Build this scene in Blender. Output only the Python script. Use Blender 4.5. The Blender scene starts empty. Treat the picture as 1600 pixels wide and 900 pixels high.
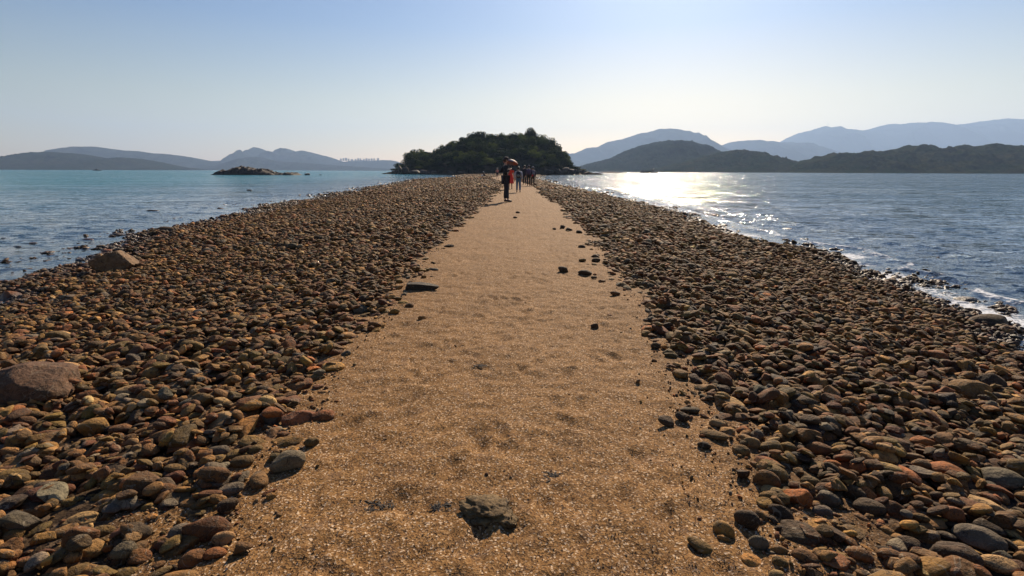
import bpy, bmesh, math, random
import numpy as np
from mathutils import Vector, Matrix

random.seed(11)
RNG = np.random.default_rng(7)
rad = math.radians
scene = bpy.context.scene
col = scene.collection

# ------------------------------------------------------------------ camera, world, sun, exposure
CAM_H = 1.25
PITCH, ROLL = math.atan((450 - 267.1) / 800.0), math.atan(5.0 / 1600.0)
F_ = Vector((0, math.cos(PITCH), -math.sin(PITCH)))
_r, _u = Vector((1, 0, 0)), Vector((0, math.sin(PITCH), math.cos(PITCH)))
R_ = _r * math.cos(ROLL) + _u * math.sin(ROLL)
U_ = -_r * math.sin(ROLL) + _u * math.cos(ROLL)
cd = bpy.data.cameras.new("camera")
cam = bpy.data.objects.new("camera", cd); col.objects.link(cam); scene.camera = cam
cd.sensor_width = 36; cd.lens = 18.0
cd.clip_start = 0.05; cd.clip_end = 40000
cam.matrix_world = Matrix(((R_.x, U_.x, -F_.x, 0), (R_.y, U_.y, -F_.y, 0), (R_.z, U_.z, -F_.z, CAM_H), (0, 0, 0, 1)))

SUN_AZ, SUN_EL = 16.0, 31.0           # azimuth clockwise from +Y (the view direction)
world = bpy.data.worlds.new("World"); scene.world = world
world.use_nodes = True
wn = world.node_tree.nodes; wl = world.node_tree.links
sky = wn.new("ShaderNodeTexSky"); sky.sky_type = 'NISHITA'
sky.sun_disc = False; sky.sun_elevation = rad(SUN_EL); sky.sun_rotation = rad(SUN_AZ)
sky.altitude = 0; sky.air_density = 1.0; sky.dust_density = 0.7; sky.ozone_density = 3.0
# the air near the sea horizon is warmer than the clear-air model gives
_tc = wn.new("ShaderNodeTexCoord"); _sx = wn.new("ShaderNodeSeparateXYZ"); wl.new(_tc.outputs['Generated'], _sx.inputs[0])
_cr = wn.new("ShaderNodeValToRGB"); wl.new(_sx.outputs[2], _cr.inputs[0])
_e = _cr.color_ramp.elements; _e.new(.09); _e.new(.2)
for _k, (_p, _c) in enumerate([(0.0, (1.0, .74, .44)), (.12, (.80, .64, .44)), (.24, (.46, .50, .54)), (.5, (.28, .41, .62))]):
    _e[_k].position = _p; _e[_k].color = _c + (1,)
_mx = wn.new("ShaderNodeMix"); _mx.data_type = 'RGBA'; _mx.blend_type = 'MULTIPLY'; _mx.inputs[0].default_value = 1
wl.new(sky.outputs[0], _mx.inputs[6]); wl.new(_cr.outputs[0], _mx.inputs[7]); wl.new(_mx.outputs[2], wn["Background"].inputs[0])
wn["Background"].inputs[1].default_value = 0.086

sd = bpy.data.lights.new("sun", 'SUN'); sd.energy = 5.0; sd.angle = rad(0.53); sd.color = (1.0, 0.82, 0.61)
so = bpy.data.objects.new("sun", sd); col.objects.link(so)
sdir = Vector((math.sin(rad(SUN_AZ)) * math.cos(rad(SUN_EL)), math.cos(rad(SUN_AZ)) * math.cos(rad(SUN_EL)), math.sin(rad(SUN_EL))))
so.rotation_euler = sdir.to_track_quat('Z', 'Y').to_euler()
so.location = (0, 0, 30)
vs = scene.view_settings
scene.display_settings.display_device = 'sRGB'
vs.view_transform = 'Standard'; vs.look = 'None'; vs.gamma = 1.0; vs.exposure = 0.85; vs.use_curve_mapping = False
cy = scene.cycles
cy.max_bounces = 6; cy.diffuse_bounces = 3; cy.glossy_bounces = 3; cy.transmission_bounces = 3
cy.transparent_max_bounces = 12; cy.volume_bounces = 0
cy.caustics_reflective = False; cy.caustics_refractive = False
cy.sample_clamp_indirect = 4.0
cy.use_denoising = True; cy.denoiser = 'OPENIMAGEDENOISE'; cy.denoising_input_passes = 'RGB_ALBEDO_NORMAL'; cy.denoising_prefilter = 'ACCURATE'

# ------------------------------------------------------------------ helpers
def ray(px, py):
    return F_ + R_ * ((px - 800) / 800.0) + U_ * ((450 - py) / 800.0)

def on_plane(px, py, z=0.0):
    d = ray(px, py); t = (z - CAM_H) / d.z
    return Vector((0, 0, CAM_H)) + d * t

def at_y(px, py, Y):
    d = ray(px, py); return Vector((0, 0, CAM_H)) + d * (Y / d.y)

def project(P):
    P = np.asarray(P, float) - np.array([0, 0, CAM_H])
    f, r, u = np.array(F_), np.array(R_), np.array(U_)
    w = P @ f
    return 800 + 800 * (P @ r) / w, 450 - 800 * (P @ u) / w, w

def tag(o, label=None, cat=None, group=None, kind=None):
    if label: o['label'] = label
    if cat: o['category'] = cat
    if group: o['group'] = group
    if kind: o['kind'] = kind
    return o

def np_mesh(name, V, Fc, mat, attrs=None, smooth=True, parent=None):
    """V (n,3), Fc (m,k) int array of equal-size faces"""
    me = bpy.data.meshes.new(name)
    V = np.ascontiguousarray(V, np.float32); Fc = np.ascontiguousarray(Fc, np.int32)
    m, k = Fc.shape
    me.vertices.add(len(V)); me.vertices.foreach_set('co', V.ravel())
    me.loops.add(m * k); me.loops.foreach_set('vertex_index', Fc.ravel())
    me.polygons.add(m); me.polygons.foreach_set('loop_start', np.arange(0, m * k, k, dtype=np.int32))
    me.polygons.foreach_set('use_smooth', np.full(m, smooth, bool))
    for an, arr in (attrs or {}).items():
        if arr.ndim == 1:
            a = me.attributes.new(an, 'FLOAT', 'POINT'); a.data.foreach_set('value', arr.astype(np.float32))
        else:
            a = me.attributes.new(an, 'FLOAT_COLOR', 'POINT')
            c4 = np.ones((len(arr), 4), np.float32); c4[:, :3] = arr
            a.data.foreach_set('color', c4.ravel())
    me.update(calc_edges=True)
    me.materials.append(mat)
    o = bpy.data.objects.new(name, me); col.objects.link(o)
    if parent: o.parent = parent
    return o

def bm_obj(name, bm, mat, parent=None, smooth=True):
    me = bpy.data.meshes.new(name); bm.to_mesh(me); bm.free()
    if smooth:
        me.polygons.foreach_set('use_smooth', [True] * len(me.polygons))
    me.materials.append(mat)
    o = bpy.data.objects.new(name, me); col.objects.link(o)
    if parent: o.parent = parent
    return o

def empty(name, loc, rz=0.0):
    o = bpy.data.objects.new(name, None); col.objects.link(o)
    o.location = loc; o.rotation_euler = (0, 0, rz); o.empty_display_size = 0.2
    return o

def _hash(ix, iy, seed):
    h = (ix.astype(np.int64) * 374761393 + iy.astype(np.int64) * 668265263 + seed * 974634777) & 0xffffffff
    h = ((h ^ (h >> 13)) * 1274126177) & 0xffffffff
    return ((h ^ (h >> 16)) & 0xffffff) / float(0xffffff)

def vnoise(x, y, seed=0):
    x = np.asarray(x, float); y = np.asarray(y, float)
    x0 = np.floor(x); y0 = np.floor(y); fx = x - x0; fy = y - y0
    fx = fx * fx * (3 - 2 * fx); fy = fy * fy * (3 - 2 * fy)
    a = _hash(x0, y0, seed); b = _hash(x0 + 1, y0, seed); c = _hash(x0, y0 + 1, seed); d = _hash(x0 + 1, y0 + 1, seed)
    return (a + (b - a) * fx) * (1 - fy) + (c + (d - c) * fx) * fy - 0.5

def fbm(x, y, seed=0, octv=4):
    s = 0; a = 1.0
    for i in range(octv):
        s = s + a * vnoise(x * 2 ** i + 17.3 * i, y * 2 ** i - 9.1 * i, seed + i); a *= 0.5
    return s

def smooth01(x):
    x = np.clip(x, 0, 1); return x * x * (3 - 2 * x)

# ------------------------------------------------------------------ materials
class NT:
    def __init__(s, name):
        s.m = bpy.data.materials.new(name); s.m.use_nodes = True
        s.n = s.m.node_tree.nodes; s.l = s.m.node_tree.links
        s.b = s.n["Principled BSDF"]; s.out = s.n["Material Output"]
    def new(s, t, **kw):
        nd = s.n.new(t)
        for k, v in kw.items():
            setattr(nd, k, v)
        return nd
    def set(s, sock, v):
        if hasattr(v, 'links') or isinstance(v, bpy.types.NodeSocket): s.l.new(v, sock)
        else: sock.default_value = v
    def noise(s, scale, detail=4, rough=0.55, vec=None, dist=0.0, out=0):
        nd = s.new("ShaderNodeTexNoise"); nd.inputs['Scale'].default_value = scale
        nd.inputs['Detail'].default_value = detail; nd.inputs['Roughness'].default_value = rough
        nd.inputs['Distortion'].default_value = dist
        s.l.new(vec if vec is not None else s.pos(), nd.inputs['Vector'])
        return nd.outputs[out]
    def pos(s):
        if not hasattr(s, '_p'): s._p = s.new("ShaderNodeNewGeometry").outputs['Position']
        return s._p
    def math(s, op, a, b=0.0, c=None, clamp=False):
        nd = s.new("ShaderNodeMath", operation=op, use_clamp=clamp)
        s.set(nd.inputs[0], a); s.set(nd.inputs[1], b)
        if c is not None: s.set(nd.inputs[2], c)
        return nd.outputs[0]
    def ramp(s, fac, stops, interp='LINEAR'):
        nd = s.new("ShaderNodeValToRGB"); cr = nd.color_ramp; cr.interpolation = interp
        while len(cr.elements) < len(stops): cr.elements.new(0.5)
        for e, (p, c) in zip(cr.elements, stops):
            e.position = p; e.color = (c[0], c[1], c[2], 1) if hasattr(c, '__len__') else (c, c, c, 1)
        s.l.new(fac, nd.inputs[0]); return nd.outputs[0]
    def maprange(s, v, a, b, c=0.0, d=1.0):
        nd = s.new("ShaderNodeMapRange"); s.set(nd.inputs[0], v)
        for i, x in enumerate((a, b, c, d)): nd.inputs[i + 1].default_value = x
        return nd.outputs[0]
    def mix(s, fac, a, b, mode='MIX'):
        nd = s.new("ShaderNodeMix", data_type='RGBA', blend_type=mode)
        s.set(nd.inputs[0], fac)
        for sock, v in ((nd.inputs[6], a), (nd.inputs[7], b)):
            if isinstance(v, tuple): sock.default_value = (v[0], v[1], v[2], 1)
            else: s.l.new(v, sock)
        return nd.outputs[2]
    def bump(s, h, strength, dist, normal=None):
        nd = s.new("ShaderNodeBump"); nd.inputs['Strength'].default_value = strength
        nd.inputs['Distance'].default_value = dist; s.l.new(h, nd.inputs['Height'])
        if normal is not None: s.l.new(normal, nd.inputs['Normal'])
        return nd.outputs[0]
    def attr(s, name, out='Color'):
        nd = s.new("ShaderNodeAttribute"); nd.attribute_name = name; return nd.outputs[out]
    def xyz(s):
        nd = s.new("ShaderNodeSeparateXYZ"); s.l.new(s.pos(), nd.inputs[0]); return nd.outputs

def plain(name, c, rough=0.7, var=0.25, scale=8.0):
    t = NT(name); n = t.noise(scale, 3, vec=t.new("ShaderNodeTexCoord").outputs['Object'])
    lo = tuple(x * (1 - var) for x in c); hi = tuple(min(1, x * (1 + var)) for x in c)
    t.l.new(t.mix(n, lo, hi), t.b.inputs['Base Color']); t.b.inputs['Roughness'].default_value = rough
    return t.m

Z_W = -0.45      # water level

def make_stone_mat():
    t = NT("stone")
    tint = t.attr("tint")
    n1 = t.noise(14, 5, 0.6); n2 = t.noise(70, 4, 0.65); n3 = t.noise(380, 2, 0.6)
    base = t.mix(t.maprange(n1, 0.3, 0.7), (0.5, 0.48, 0.44), (1.4, 1.34, 1.2), 'MIX')
    c = t.mix(1.0, tint, base, 'MULTIPLY')
    c = t.mix(t.math('MULTIPLY', t.maprange(n2, 0.52, 0.68), 0.55), c, (0.045, 0.032, 0.022))
    c = t.mix(t.math('MULTIPLY', t.maprange(n3, 0.58, 0.72), 0.35), c, (0.36, 0.29, 0.2))
    # green-brown algae film in patches
    n4 = t.noise(5, 3, 0.6)
    c = t.mix(t.math('MULTIPLY', t.maprange(n4, 0.5, 0.7), 0.4), c, (0.085, 0.062, 0.02))
    vn = t.noise(7, 2, 0.5, dist=1.2); vein = t.math('LESS_THAN', t.math('ABSOLUTE', t.math('SUBTRACT', vn, 0.5)), 0.006)
    c = t.mix(t.math('MULTIPLY', t.math('MULTIPLY', vein, t.maprange(n4, 0.35, 0.5)), 0.5), c, (0.26, 0.21, 0.14))
    vk = t.noise(11, 3, 0.6, dist=.8); crack = t.math('LESS_THAN', t.math('ABSOLUTE', t.math('SUBTRACT', vk, 0.47)), 0.008)
    c = t.mix(t.math('MULTIPLY', crack, 0.7), c, (0.02, 0.014, 0.01))
    z = t.xyz()[2]
    wet = t.maprange(t.math('ADD', z, t.math('MULTIPLY', t.math('SUBTRACT', n1, 0.5), 0.08)), Z_W + 0.02, Z_W + 0.11, 1.0, 0.0)
    dark = t.mix(1.0, c, (0.36, 0.32, 0.30), 'MULTIPLY')
    c = t.mix(wet, c, dark)
    t.l.new(c, t.b.inputs['Base Color'])
    t.l.new(t.maprange(wet, 0, 1, 0.8, 0.36), t.b.inputs['Roughness'])
    t.l.new(t.maprange(wet, 0, 1, 0.25, 0.4), t.b.inputs['Specular IOR Level'])
    h = t.math('ADD', t.math('MULTIPLY', n2, 0.6), t.math('MULTIPLY', n3, 0.25))
    t.l.new(t.bump(h, 0.9, 0.014, t.bump(t.noise(26, 3, 0.6), 0.6, 0.03)), t.b.inputs['Normal'])
    return t.m

def make_sand_mat():
    t = NT("sand")
    sandy = t.attr("sandy", 'Fac')
    v = t.new("ShaderNodeTexVoronoi"); v.inputs['Scale'].default_value = 165; t.l.new(t.pos(), v.inputs['Vector'])
    sp = t.new("ShaderNodeSeparateColor"); t.l.new(v.outputs['Color'], sp.inputs[0])
    grain = t.ramp(sp.outputs[0], [(0.0, (0.02, 0.014, 0.010)), (0.2, (0.08, 0.045, 0.022)), (0.34, (0.165, 0.085, 0.029)),
                                   (0.64, (0.232, 0.130, 0.049)), (0.87, (0.31, 0.185, 0.075)), (0.975, (0.6, 0.49, 0.36))])
    vb = t.new("ShaderNodeTexVoronoi"); vb.inputs['Scale'].default_value = 85; t.l.new(t.pos(), vb.inputs['Vector'])
    sb = t.new("ShaderNodeSeparateColor"); t.l.new(vb.outputs['Color'], sb.inputs[0])
    big = t.ramp(sb.outputs[1], [(0.0, (0.03, 0.02, 0.014)), (0.12, (0.145, 0.072, 0.026)), (0.5, (0.212, 0.121, 0.046)), (0.94, (0.36, 0.24, 0.13))], 'CONSTANT')
    c = t.mix(0.28, grain, big)
    n = t.noise(1.7, 5, 0.6); n2 = t.noise(9, 5, 0.65)
    c = t.mix(1.0, c, t.mix(t.maprange(n, 0.3, 0.7), (0.84, 0.80, 0.76), (1.1, 1.05, 1.0)), 'MULTIPLY')
    c = t.mix(t.math('MULTIPLY', t.maprange(n2, 0.56, 0.72), 0.5), c, (0.16, 0.10, 0.065))
    gv = t.new("ShaderNodeTexVoronoi"); gv.inputs['Scale'].default_value = 45; t.l.new(t.pos(), gv.inputs['Vector'])
    sg = t.new("ShaderNodeSeparateColor"); t.l.new(gv.outputs['Color'], sg.inputs[0])
    gravel = t.ramp(sg.outputs[0], [(0.0, (0.012, 0.009, 0.007)), (0.4, (0.035, 0.022, 0.013)), (0.75, (0.06, 0.038, 0.02)), (1.0, (0.11, 0.075, 0.045))])  # gravel kept near black, painting shade into the gaps between stones
    c = t.mix(sandy, gravel, c)
    z = t.xyz()[2]
    wet = t.maprange(z, Z_W + 0.02, Z_W + 0.12, 1.0, 0.0)
    c = t.mix(wet, c, t.mix(1.0, c, (0.5, 0.47, 0.45), 'MULTIPLY'))
    t.l.new(c, t.b.inputs['Base Color'])
    t.l.new(t.maprange(wet, 0, 1, 0.85, 0.3), t.b.inputs['Roughness'])
    t.b.inputs['Specular IOR Level'].default_value = 0.08
    h = t.math('ADD', t.math('MULTIPLY', v.outputs['Distance'], 0.5), t.math('MULTIPLY', t.noise(30, 5, 0.7), 1.5))
    b1 = t.bump(h, 0.6, 0.006)
    t.l.new(t.bump(t.noise(11, 3, 0.6), 0.5, 0.03, b1), t.b.inputs['Normal'])
    return t.m

def make_water_mat():
    t = NT("sea_water")
    t.n.remove(t.b)
    vecs = []
    # slopes at several wavelengths, taken straight as surface normals so that they hold at any distance
    def slope(scale, sx, sy, amp, detail=2):
        mp = t.new("ShaderNodeMapping"); mp.inputs['Scale'].default_value = (sx, sy, 1); mp.inputs['Rotation'].default_value = (0, 0, rad(12))
        t.l.new(t.pos(), mp.inputs['Vector'])
        c = t.noise(scale, detail, 0.55, vec=mp.outputs[0], out=1)
        s = t.new("ShaderNodeVectorMath", operation='SUBTRACT'); t.l.new(c, s.inputs[0]); s.inputs[1].default_value = (0.5, 0.5, 0.5)
        m = t.new("ShaderNodeVectorMath", operation='MULTIPLY'); t.l.new(s.outputs[0], m.inputs[0]); m.inputs[1].default_value = (amp * 0.8, amp, 0)
        vecs.append(m.outputs[0])
    slope(0.35, 1.0, 2.2, 0.7); slope(1.6, 1.0, 2.0, 1.1); slope(6.5, 1.0, 1.6, 0.95); slope(24, 1, 1.2, 0.8)
    acc = vecs[0]
    for v in vecs[1:]:
        a = t.new("ShaderNodeVectorMath", operation='ADD'); t.l.new(acc, a.inputs[0]); t.l.new(v, a.inputs[1]); acc = a.outputs[0]
    calm = t.attr("calm", 'Fac')
    sc = t.new("ShaderNodeVectorMath", operation='SCALE'); t.l.new(acc, sc.inputs[0])
    mpw = t.new("ShaderNodeMapping"); mpw.inputs['Scale'].default_value = (.5, 1.6, 1); t.l.new(t.pos(), mpw.inputs['Vector'])
    wind = t.math('MULTIPLY', t.maprange(t.noise(.09, 5, .7, vec=mpw.outputs[0]), .36, .62, .6, 1.45), calm); t.l.new(wind, sc.inputs['Scale'])
    gn = t.new("ShaderNodeNewGeometry")
    a = t.new("ShaderNodeVectorMath", operation='ADD'); t.l.new(sc.outputs[0], a.inputs[0]); t.l.new(gn.outputs['Normal'], a.inputs[1])
    nm = t.new("ShaderNodeVectorMath", operation='NORMALIZE'); t.l.new(a.outputs[0], nm.inputs[0]); N = nm.outputs[0]
    fr = t.new("ShaderNodeFresnel"); fr.inputs['IOR'].default_value = 1.333; t.l.new(N, fr.inputs['Normal'])
    gl = t.new("ShaderNodeBsdfGlossy"); gl.inputs['Roughness'].default_value = 0.07; gl.inputs['Color'].default_value = (0.95, 0.97, 1, 1); t.l.new(N, gl.inputs['Normal'])
    df = t.new("ShaderNodeBsdfDiffuse")
    x = t.xyz()[0]
    patch = t.noise(0.02, 4, 0.6)
    side = t.math('ADD', x, t.math('MULTIPLY', t.math('SUBTRACT', patch, 0.5), 60.0))
    cc = t.mix(t.maprange(side, -60.0, 0.0), (0.003, 0.13, 0.16), (0.008, 0.048, 0.078))
    t.l.new(cc, df.inputs['Color'])
    tr = t.new("ShaderNodeBsdfTransparent"); tr.inputs['Color'].default_value = (0.80, 0.88, 0.84, 1)
    dep = t.attr("depth", 'Fac')
    dfac = t.math('SUBTRACT', 1.0, t.math('POWER', 2.71828, t.math('MULTIPLY', dep, -1.9)), clamp=True)
    body = t.new("ShaderNodeMixShader"); t.l.new(dfac, body.inputs[0]); t.l.new(tr.outputs[0], body.inputs[1]); t.l.new(df.outputs[0], body.inputs[2])
    wat = t.new("ShaderNodeMixShader"); t.l.new(fr.outputs[0], wat.inputs[0]); t.l.new(body.outputs[0], wat.inputs[1]); t.l.new(gl.outputs[0], wat.inputs[2])
    foam = t.attr("foam", 'Fac')
    fn = t.noise(13, 6, 0.7, dist=0.6)
    ff = t.math('MULTIPLY', t.maprange(t.math('ADD', fn, t.math('MULTIPLY', foam, 0.35)), 0.66, 0.80), 0.85, clamp=True)
    fd = t.new("ShaderNodeBsdfDiffuse"); fd.inputs['Color'].default_value = (0.75, 0.77, 0.78, 1)
    fin = t.new("ShaderNodeMixShader"); t.l.new(ff, fin.inputs[0]); t.l.new(wat.outputs[0], fin.inputs[1]); t.l.new(fd.outputs[0], fin.inputs[2])
    t.l.new(fin.outputs[0], t.out.inputs['Surface'])
    return t.m

def make_hill_mat(name, green, brown, scale):
    t = NT(name)
    n = t.noise(scale, 6, 0.65); n2 = t.noise(scale * 6, 4, 0.7)
    c = t.mix(t.maprange(n, 0.35, 0.7), green, brown)
    c = t.mix(t.maprange(n2, 0.3, 0.7), t.mix(1.0, c, (0.5, 0.5, 0.5), 'MULTIPLY'), t.mix(1.0, c, (1.4, 1.4, 1.3), 'MULTIPLY'))
    t.l.new(c, t.b.inputs['Base Color']); t.b.inputs['Roughness'].default_value = 0.95
    t.b.inputs['Specular IOR Level'].default_value = 0.0
    t.l.new(t.bump(n2, 0.6, 2.0), t.b.inputs['Normal'])
    return t.m

def make_leaf_mat():
    t = NT("foliage")
    tint = t.attr("tint"); t.l.new(tint, t.b.inputs['Base Color']); t.b.inputs['Roughness'].default_value = 0.9; t.b.inputs['Specular IOR Level'].default_value = 0.1
    tr = t.new("ShaderNodeBsdfTranslucent"); t.l.new(t.mix(1.0, tint, (1.5, 1.7, 0.7), 'MULTIPLY'), tr.inputs['Color'])
    mx = t.new("ShaderNodeMixShader"); mx.inputs[0].default_value = 0.22
    t.l.new(t.b.outputs[0], mx.inputs[1]); t.l.new(tr.outputs[0], mx.inputs[2]); t.l.new(mx.outputs[0], t.out.inputs['Surface'])
    return t.m

M_STONE = make_stone_mat(); M_SAND = make_sand_mat(); M_WATER = make_water_mat(); M_LEAF = make_leaf_mat()
M_BARK = plain("bark", (0.09, 0.07, 0.05), 0.9)

# ------------------------------------------------------------------ plan of the spit, from edges unprojected onto their planes
def plan(pts, z):
    P = sorted([(p.y, p.x) for p in (on_plane(a, b, z) for a, b in pts)])
    return np.array([p[0] for p in P]), np.array([p[1] for p in P])
PL = plan([(300, 985), (345, 900), (392, 800), (462, 720), (505, 650), (545, 590), (590, 520), (640, 455), (680, 400), (708, 370), (742, 335), (768, 312), (781, 296), (786, 285), (768, 278)], 0)
PR = plan([(1255, 985), (1195, 900), (1150, 800), (1105, 720), (1062, 650), (1040, 600), (1012, 540), (982, 480), (946, 420), (898, 350), (862, 315), (842, 300), (832, 290), (812, 283), (793, 278)], 0)
SL = plan([(-140, 515), (0, 450), (100, 418), (170, 388), (240, 365), (330, 345), (420, 325), (500, 308), (560, 298), (620, 287), (650, 280.5), (728, 276), (700, 273.2)], Z_W)
SR = plan([(1760, 572), (1600, 512), (1500, 476), (1400, 441), (1300, 405), (1200, 373), (1120, 350), (1050, 330), (980, 312), (920, 300), (866, 288), (853, 283), (836, 280), (836, 276), (860, 273.2)], Z_W)

def wob(y, s, a, seed): return a * vnoise(y / s, y * 0 + 3.3, seed) * 2

def edges(y):
    y = np.asarray(y, float)
    f = np.clip(y / 6, 0.6, 4)
    L = np.interp(y, *PL) + wob(y, 0.6, 0.07, 1) * f + wob(y, 0.17, 0.02, 2)
    R = np.interp(y, *PR) + wob(y, 0.7, 0.075, 3) * f + wob(y, 0.2, 0.02, 4)
    sl = np.interp(y, *SL) + wob(y, 3.1, .5, 5) * np.clip(y / 8, .5, 2) + wob(y, 1.1, 0.35, 6) + wob(y, .45, .14, 9)
    sr = np.interp(y, *SR) + wob(y, 2.6, .4, 7) + wob(y, 1.0, 0.3, 8) + wob(y, .45, .14, 10)
    return L, R, sl, sr

# island outline seen from the beach: crest heights
ISL = [(600, 271), (612, 270), (625, 264), (632, 258), (638, 243), (645, 235), (660, 233), (672, 237), (690, 228), (705, 222), (720, 215), (735, 208), (750, 206), (765, 207), (780, 207),
       (800, 207), (812, 205), (822, 206), (829, 202), (840, 206), (850, 213), (862, 218), (870, 224), (877, 233), (884, 245), (889, 257), (897, 264), (910, 268.5), (925, 270.5), (940, 272)]
ISL_Y, ISL_F, ISL_B = 282.0, 240.0, 340.0
_ip = [at_y(a, b, ISL_Y) for a, b in ISL]
IX, IZ = np.array([p.x for p in _ip]), np.array([p.z for p in _ip])

def island_h(x, y):
    top = np.interp(x, IX, IZ, left=-6, right=-6)
    tree = np.clip((top - 1.5) * 0.45, 0, 5.5)
    crest = top - tree
    xx = (x - IX.mean()) / (IX.max() - IX.min()) * 2
    fr = ISL_F + 34 * np.clip(np.abs(xx), 0, 1.2) ** 3
    s = np.where(y < ISL_Y, (y - fr) / (ISL_Y - fr), (ISL_B - y) / (ISL_B - ISL_Y))
    pr = np.where(s > 0, np.clip(s, 0, 1) ** 0.62, s * 0.4)
    h = Z_W - 0.2 + (crest - Z_W + 0.2) * pr
    h = h + np.where((s > 0.02) & (s < 0.95), 1.0, 0) * fbm(x / 9, y / 9, 40, 3) * np.clip((crest - 1) * 0.15, 0.3, 1.6)
    return np.where((s < -0.4) | (top < -5), -9.0, h)

def bank(x, y):
    """height of ground, and how sandy it is"""
    L, R, sl, sr = edges(y)
    dl = L - x; dr = x - R
    ul = dl / np.maximum(L - sl, .2); ur = dr / np.maximum(sr - R, .2)
    u = np.maximum(ul, ur); d = np.maximum(dl, dr)
    out = np.where(ul > ur, sl - x, x - sr)
    z = np.where(u < 0, 0.0, (Z_W - .055) * np.clip(u, 0, 1) ** 1.25)
    z = np.where(out > 0, Z_W - .055 - out * 0.035 - 0.0015 * out ** 2 + .03 * vnoise(x / .9, y / .9, 23) * (out < 8), z)
    z = z + .10 * vnoise(x / .8, y / .8, 24) * smooth01((u - .72) / .2) * (out < 2.5)
    z = np.maximum(z, -4.0)
    sandy = 1 - smooth01((d - 0.15 + 0.6 * vnoise(x * 3, y * 3, 21)) / 0.7)
    return z, sandy, u, d, out

def ground_h(x, y):
    z, sandy, u, d, out = bank(x, y)
    isl = island_h(x, y)
    low = smooth01((y - 60) / 120) * -0.1
    return np.maximum(z + low * (u < 1), isl), sandy, u, d, out

# footprints on the sand, as shallow dents with soft rims
FOOT = []
for i in range(330):
    y = 1.2 + 22 * random.random() ** 1.5
    L, R, _, _ = edges(y)
    FOOT.append((random.uniform(float(L) + .1, float(R) - .1), y, random.uniform(-0.6, 0.6), random.uniform(.6, 1.1)))

def sand_relief(x, y):
    h = 0.014 * fbm(x / 0.55, y / 0.55, 50, 3) + 0.014 * fbm(x / 0.15, y / 0.11, 55, 3) + 0.010 * vnoise(x / 0.05, y / 0.045, 57)
    h *= np.clip(1.15 - y * 0.0, 0, 1)
    return h

def axis(core0, core1, step, lo, hi, g=1.045, gmax=200.0):
    a = list(np.arange(core0, core1, step)); s = step; p = a[-1]
    while p < hi: s = min(s * g, gmax); p += s; a.append(p)
    s = step; p = core0; b = []
    while p > lo: s = min(s * g, gmax); p -= s; b.append(p)
    return np.array(b[::-1] + a)

def grid_faces(nx, ny):
    i = np.arange(nx * ny).reshape(ny, nx)
    return np.stack([i[:-1, :-1], i[:-1, 1:], i[1:, 1:], i[1:, :-1]], -1).reshape(-1, 4)

gx = axis(-2.2, 2.2, 0.022, -8200, 12800, 1.04, 300)
gy = axis(1.0, 5.0, 0.022, -250, 11300, 1.02, 300)
# keep rows fine enough around the spit and island
gy = np.unique(np.concatenate([gy, np.arange(30, 345, 1.5)])); gx = np.unique(np.concatenate([gx, np.arange(-75, 75, 1.5)]))
X, Y = np.meshgrid(gx, gy)
H, SANDY, UU, DD, OUT = ground_h(X, Y)
rel = sand_relief(X, Y)
for fx, fy, a, s in FOOT:
    if fy > 9: continue
    ix0, ix1 = np.searchsorted(gx, (fx - .3, fx + .3)); iy0, iy1 = np.searchsorted(gy, (fy - .3, fy + .3))
    xx = X[iy0:iy1, ix0:ix1] - fx; yy = Y[iy0:iy1, ix0:ix1] - fy
    p = xx * math.cos(a) + yy * math.sin(a); q = -xx * math.sin(a) + yy * math.cos(a)
    r = np.sqrt((p / (.045 * s)) ** 2 + (q / (.12 * s)) ** 2)
    rel[iy0:iy1, ix0:ix1] += s * (-0.013 * np.exp(-(r / .8) ** 4) + 0.006 * np.exp(-((r - 1.25) / .3) ** 2))
relw = np.clip((60 - Y) / 30, 0, 1) * (np.abs(X) < 30)
H2 = H + rel * relw * np.where(UU < 1, 1, 0.3)
ground = np_mesh("ground", np.stack([X, Y, H2 - 0.006 * (UU < 0)], -1).reshape(-1, 3), grid_faces(len(gx), len(gy)), M_SAND,
                 {"sandy": SANDY.ravel()})
tag(ground, "brown gravel and sand ground under the cobble banks and the sea", None, None, "structure")
# the trodden sand path, a thin sheet over the ground
FC = grid_faces(len(gx), len(gy))
inside = ((DD < 0.02) & (Y < 150) & (Y > 0.4)).ravel()
FC = FC[inside[FC].all(1)]
used, inv = np.unique(FC, return_inverse=True)
PV = np.stack([X, Y, H2], -1).reshape(-1, 3)[used]
path = np_mesh("path", PV, inv.reshape(-1, 4), M_SAND, {"sandy": np.ones(len(used))})
tag(path, "coarse golden sand path along the crest of the spit", None, None, "structure")

# ------------------------------------------------------------------ sea
wx = np.unique(np.concatenate([axis(-14, 12, 0.07, -8200, 12800, 1.035, 300)]))
wy = axis(3.0, 16, 0.06, -250, 11300, 1.02, 300)
WX, WY = np.meshgrid(wx, wy)
gz, _, wu, wd, wout = ground_h(WX, WY)
near = np.clip((70 - WY) / 50, 0, 1) * np.clip((60 - np.abs(WX)) / 40, 0, 1)
dist = np.maximum(wout, 0)
wz = (0.03 * fbm(WX / 1.3, WY / 0.6, 70, 3) + np.where(WX > 0, .028, .015) * vnoise(WX / 4.5, WY / 1.6, 74)) * np.clip(dist / 1.5, 0.1, 1)
right = WX > 0
lapp = 0.85 + 0.35 * vnoise(WY / 0.9, WY * 0, 77) * 2 * 0.5
crest1 = np.exp(-((dist - lapp) / 0.13) ** 2); crest2 = np.exp(-((dist - lapp * 2.6 - .5) / 0.2) ** 2)
wz = wz + np.where(right, 0.040, 0.012) * crest1 + np.where(right, 0.03, 0.012) * crest2
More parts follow.
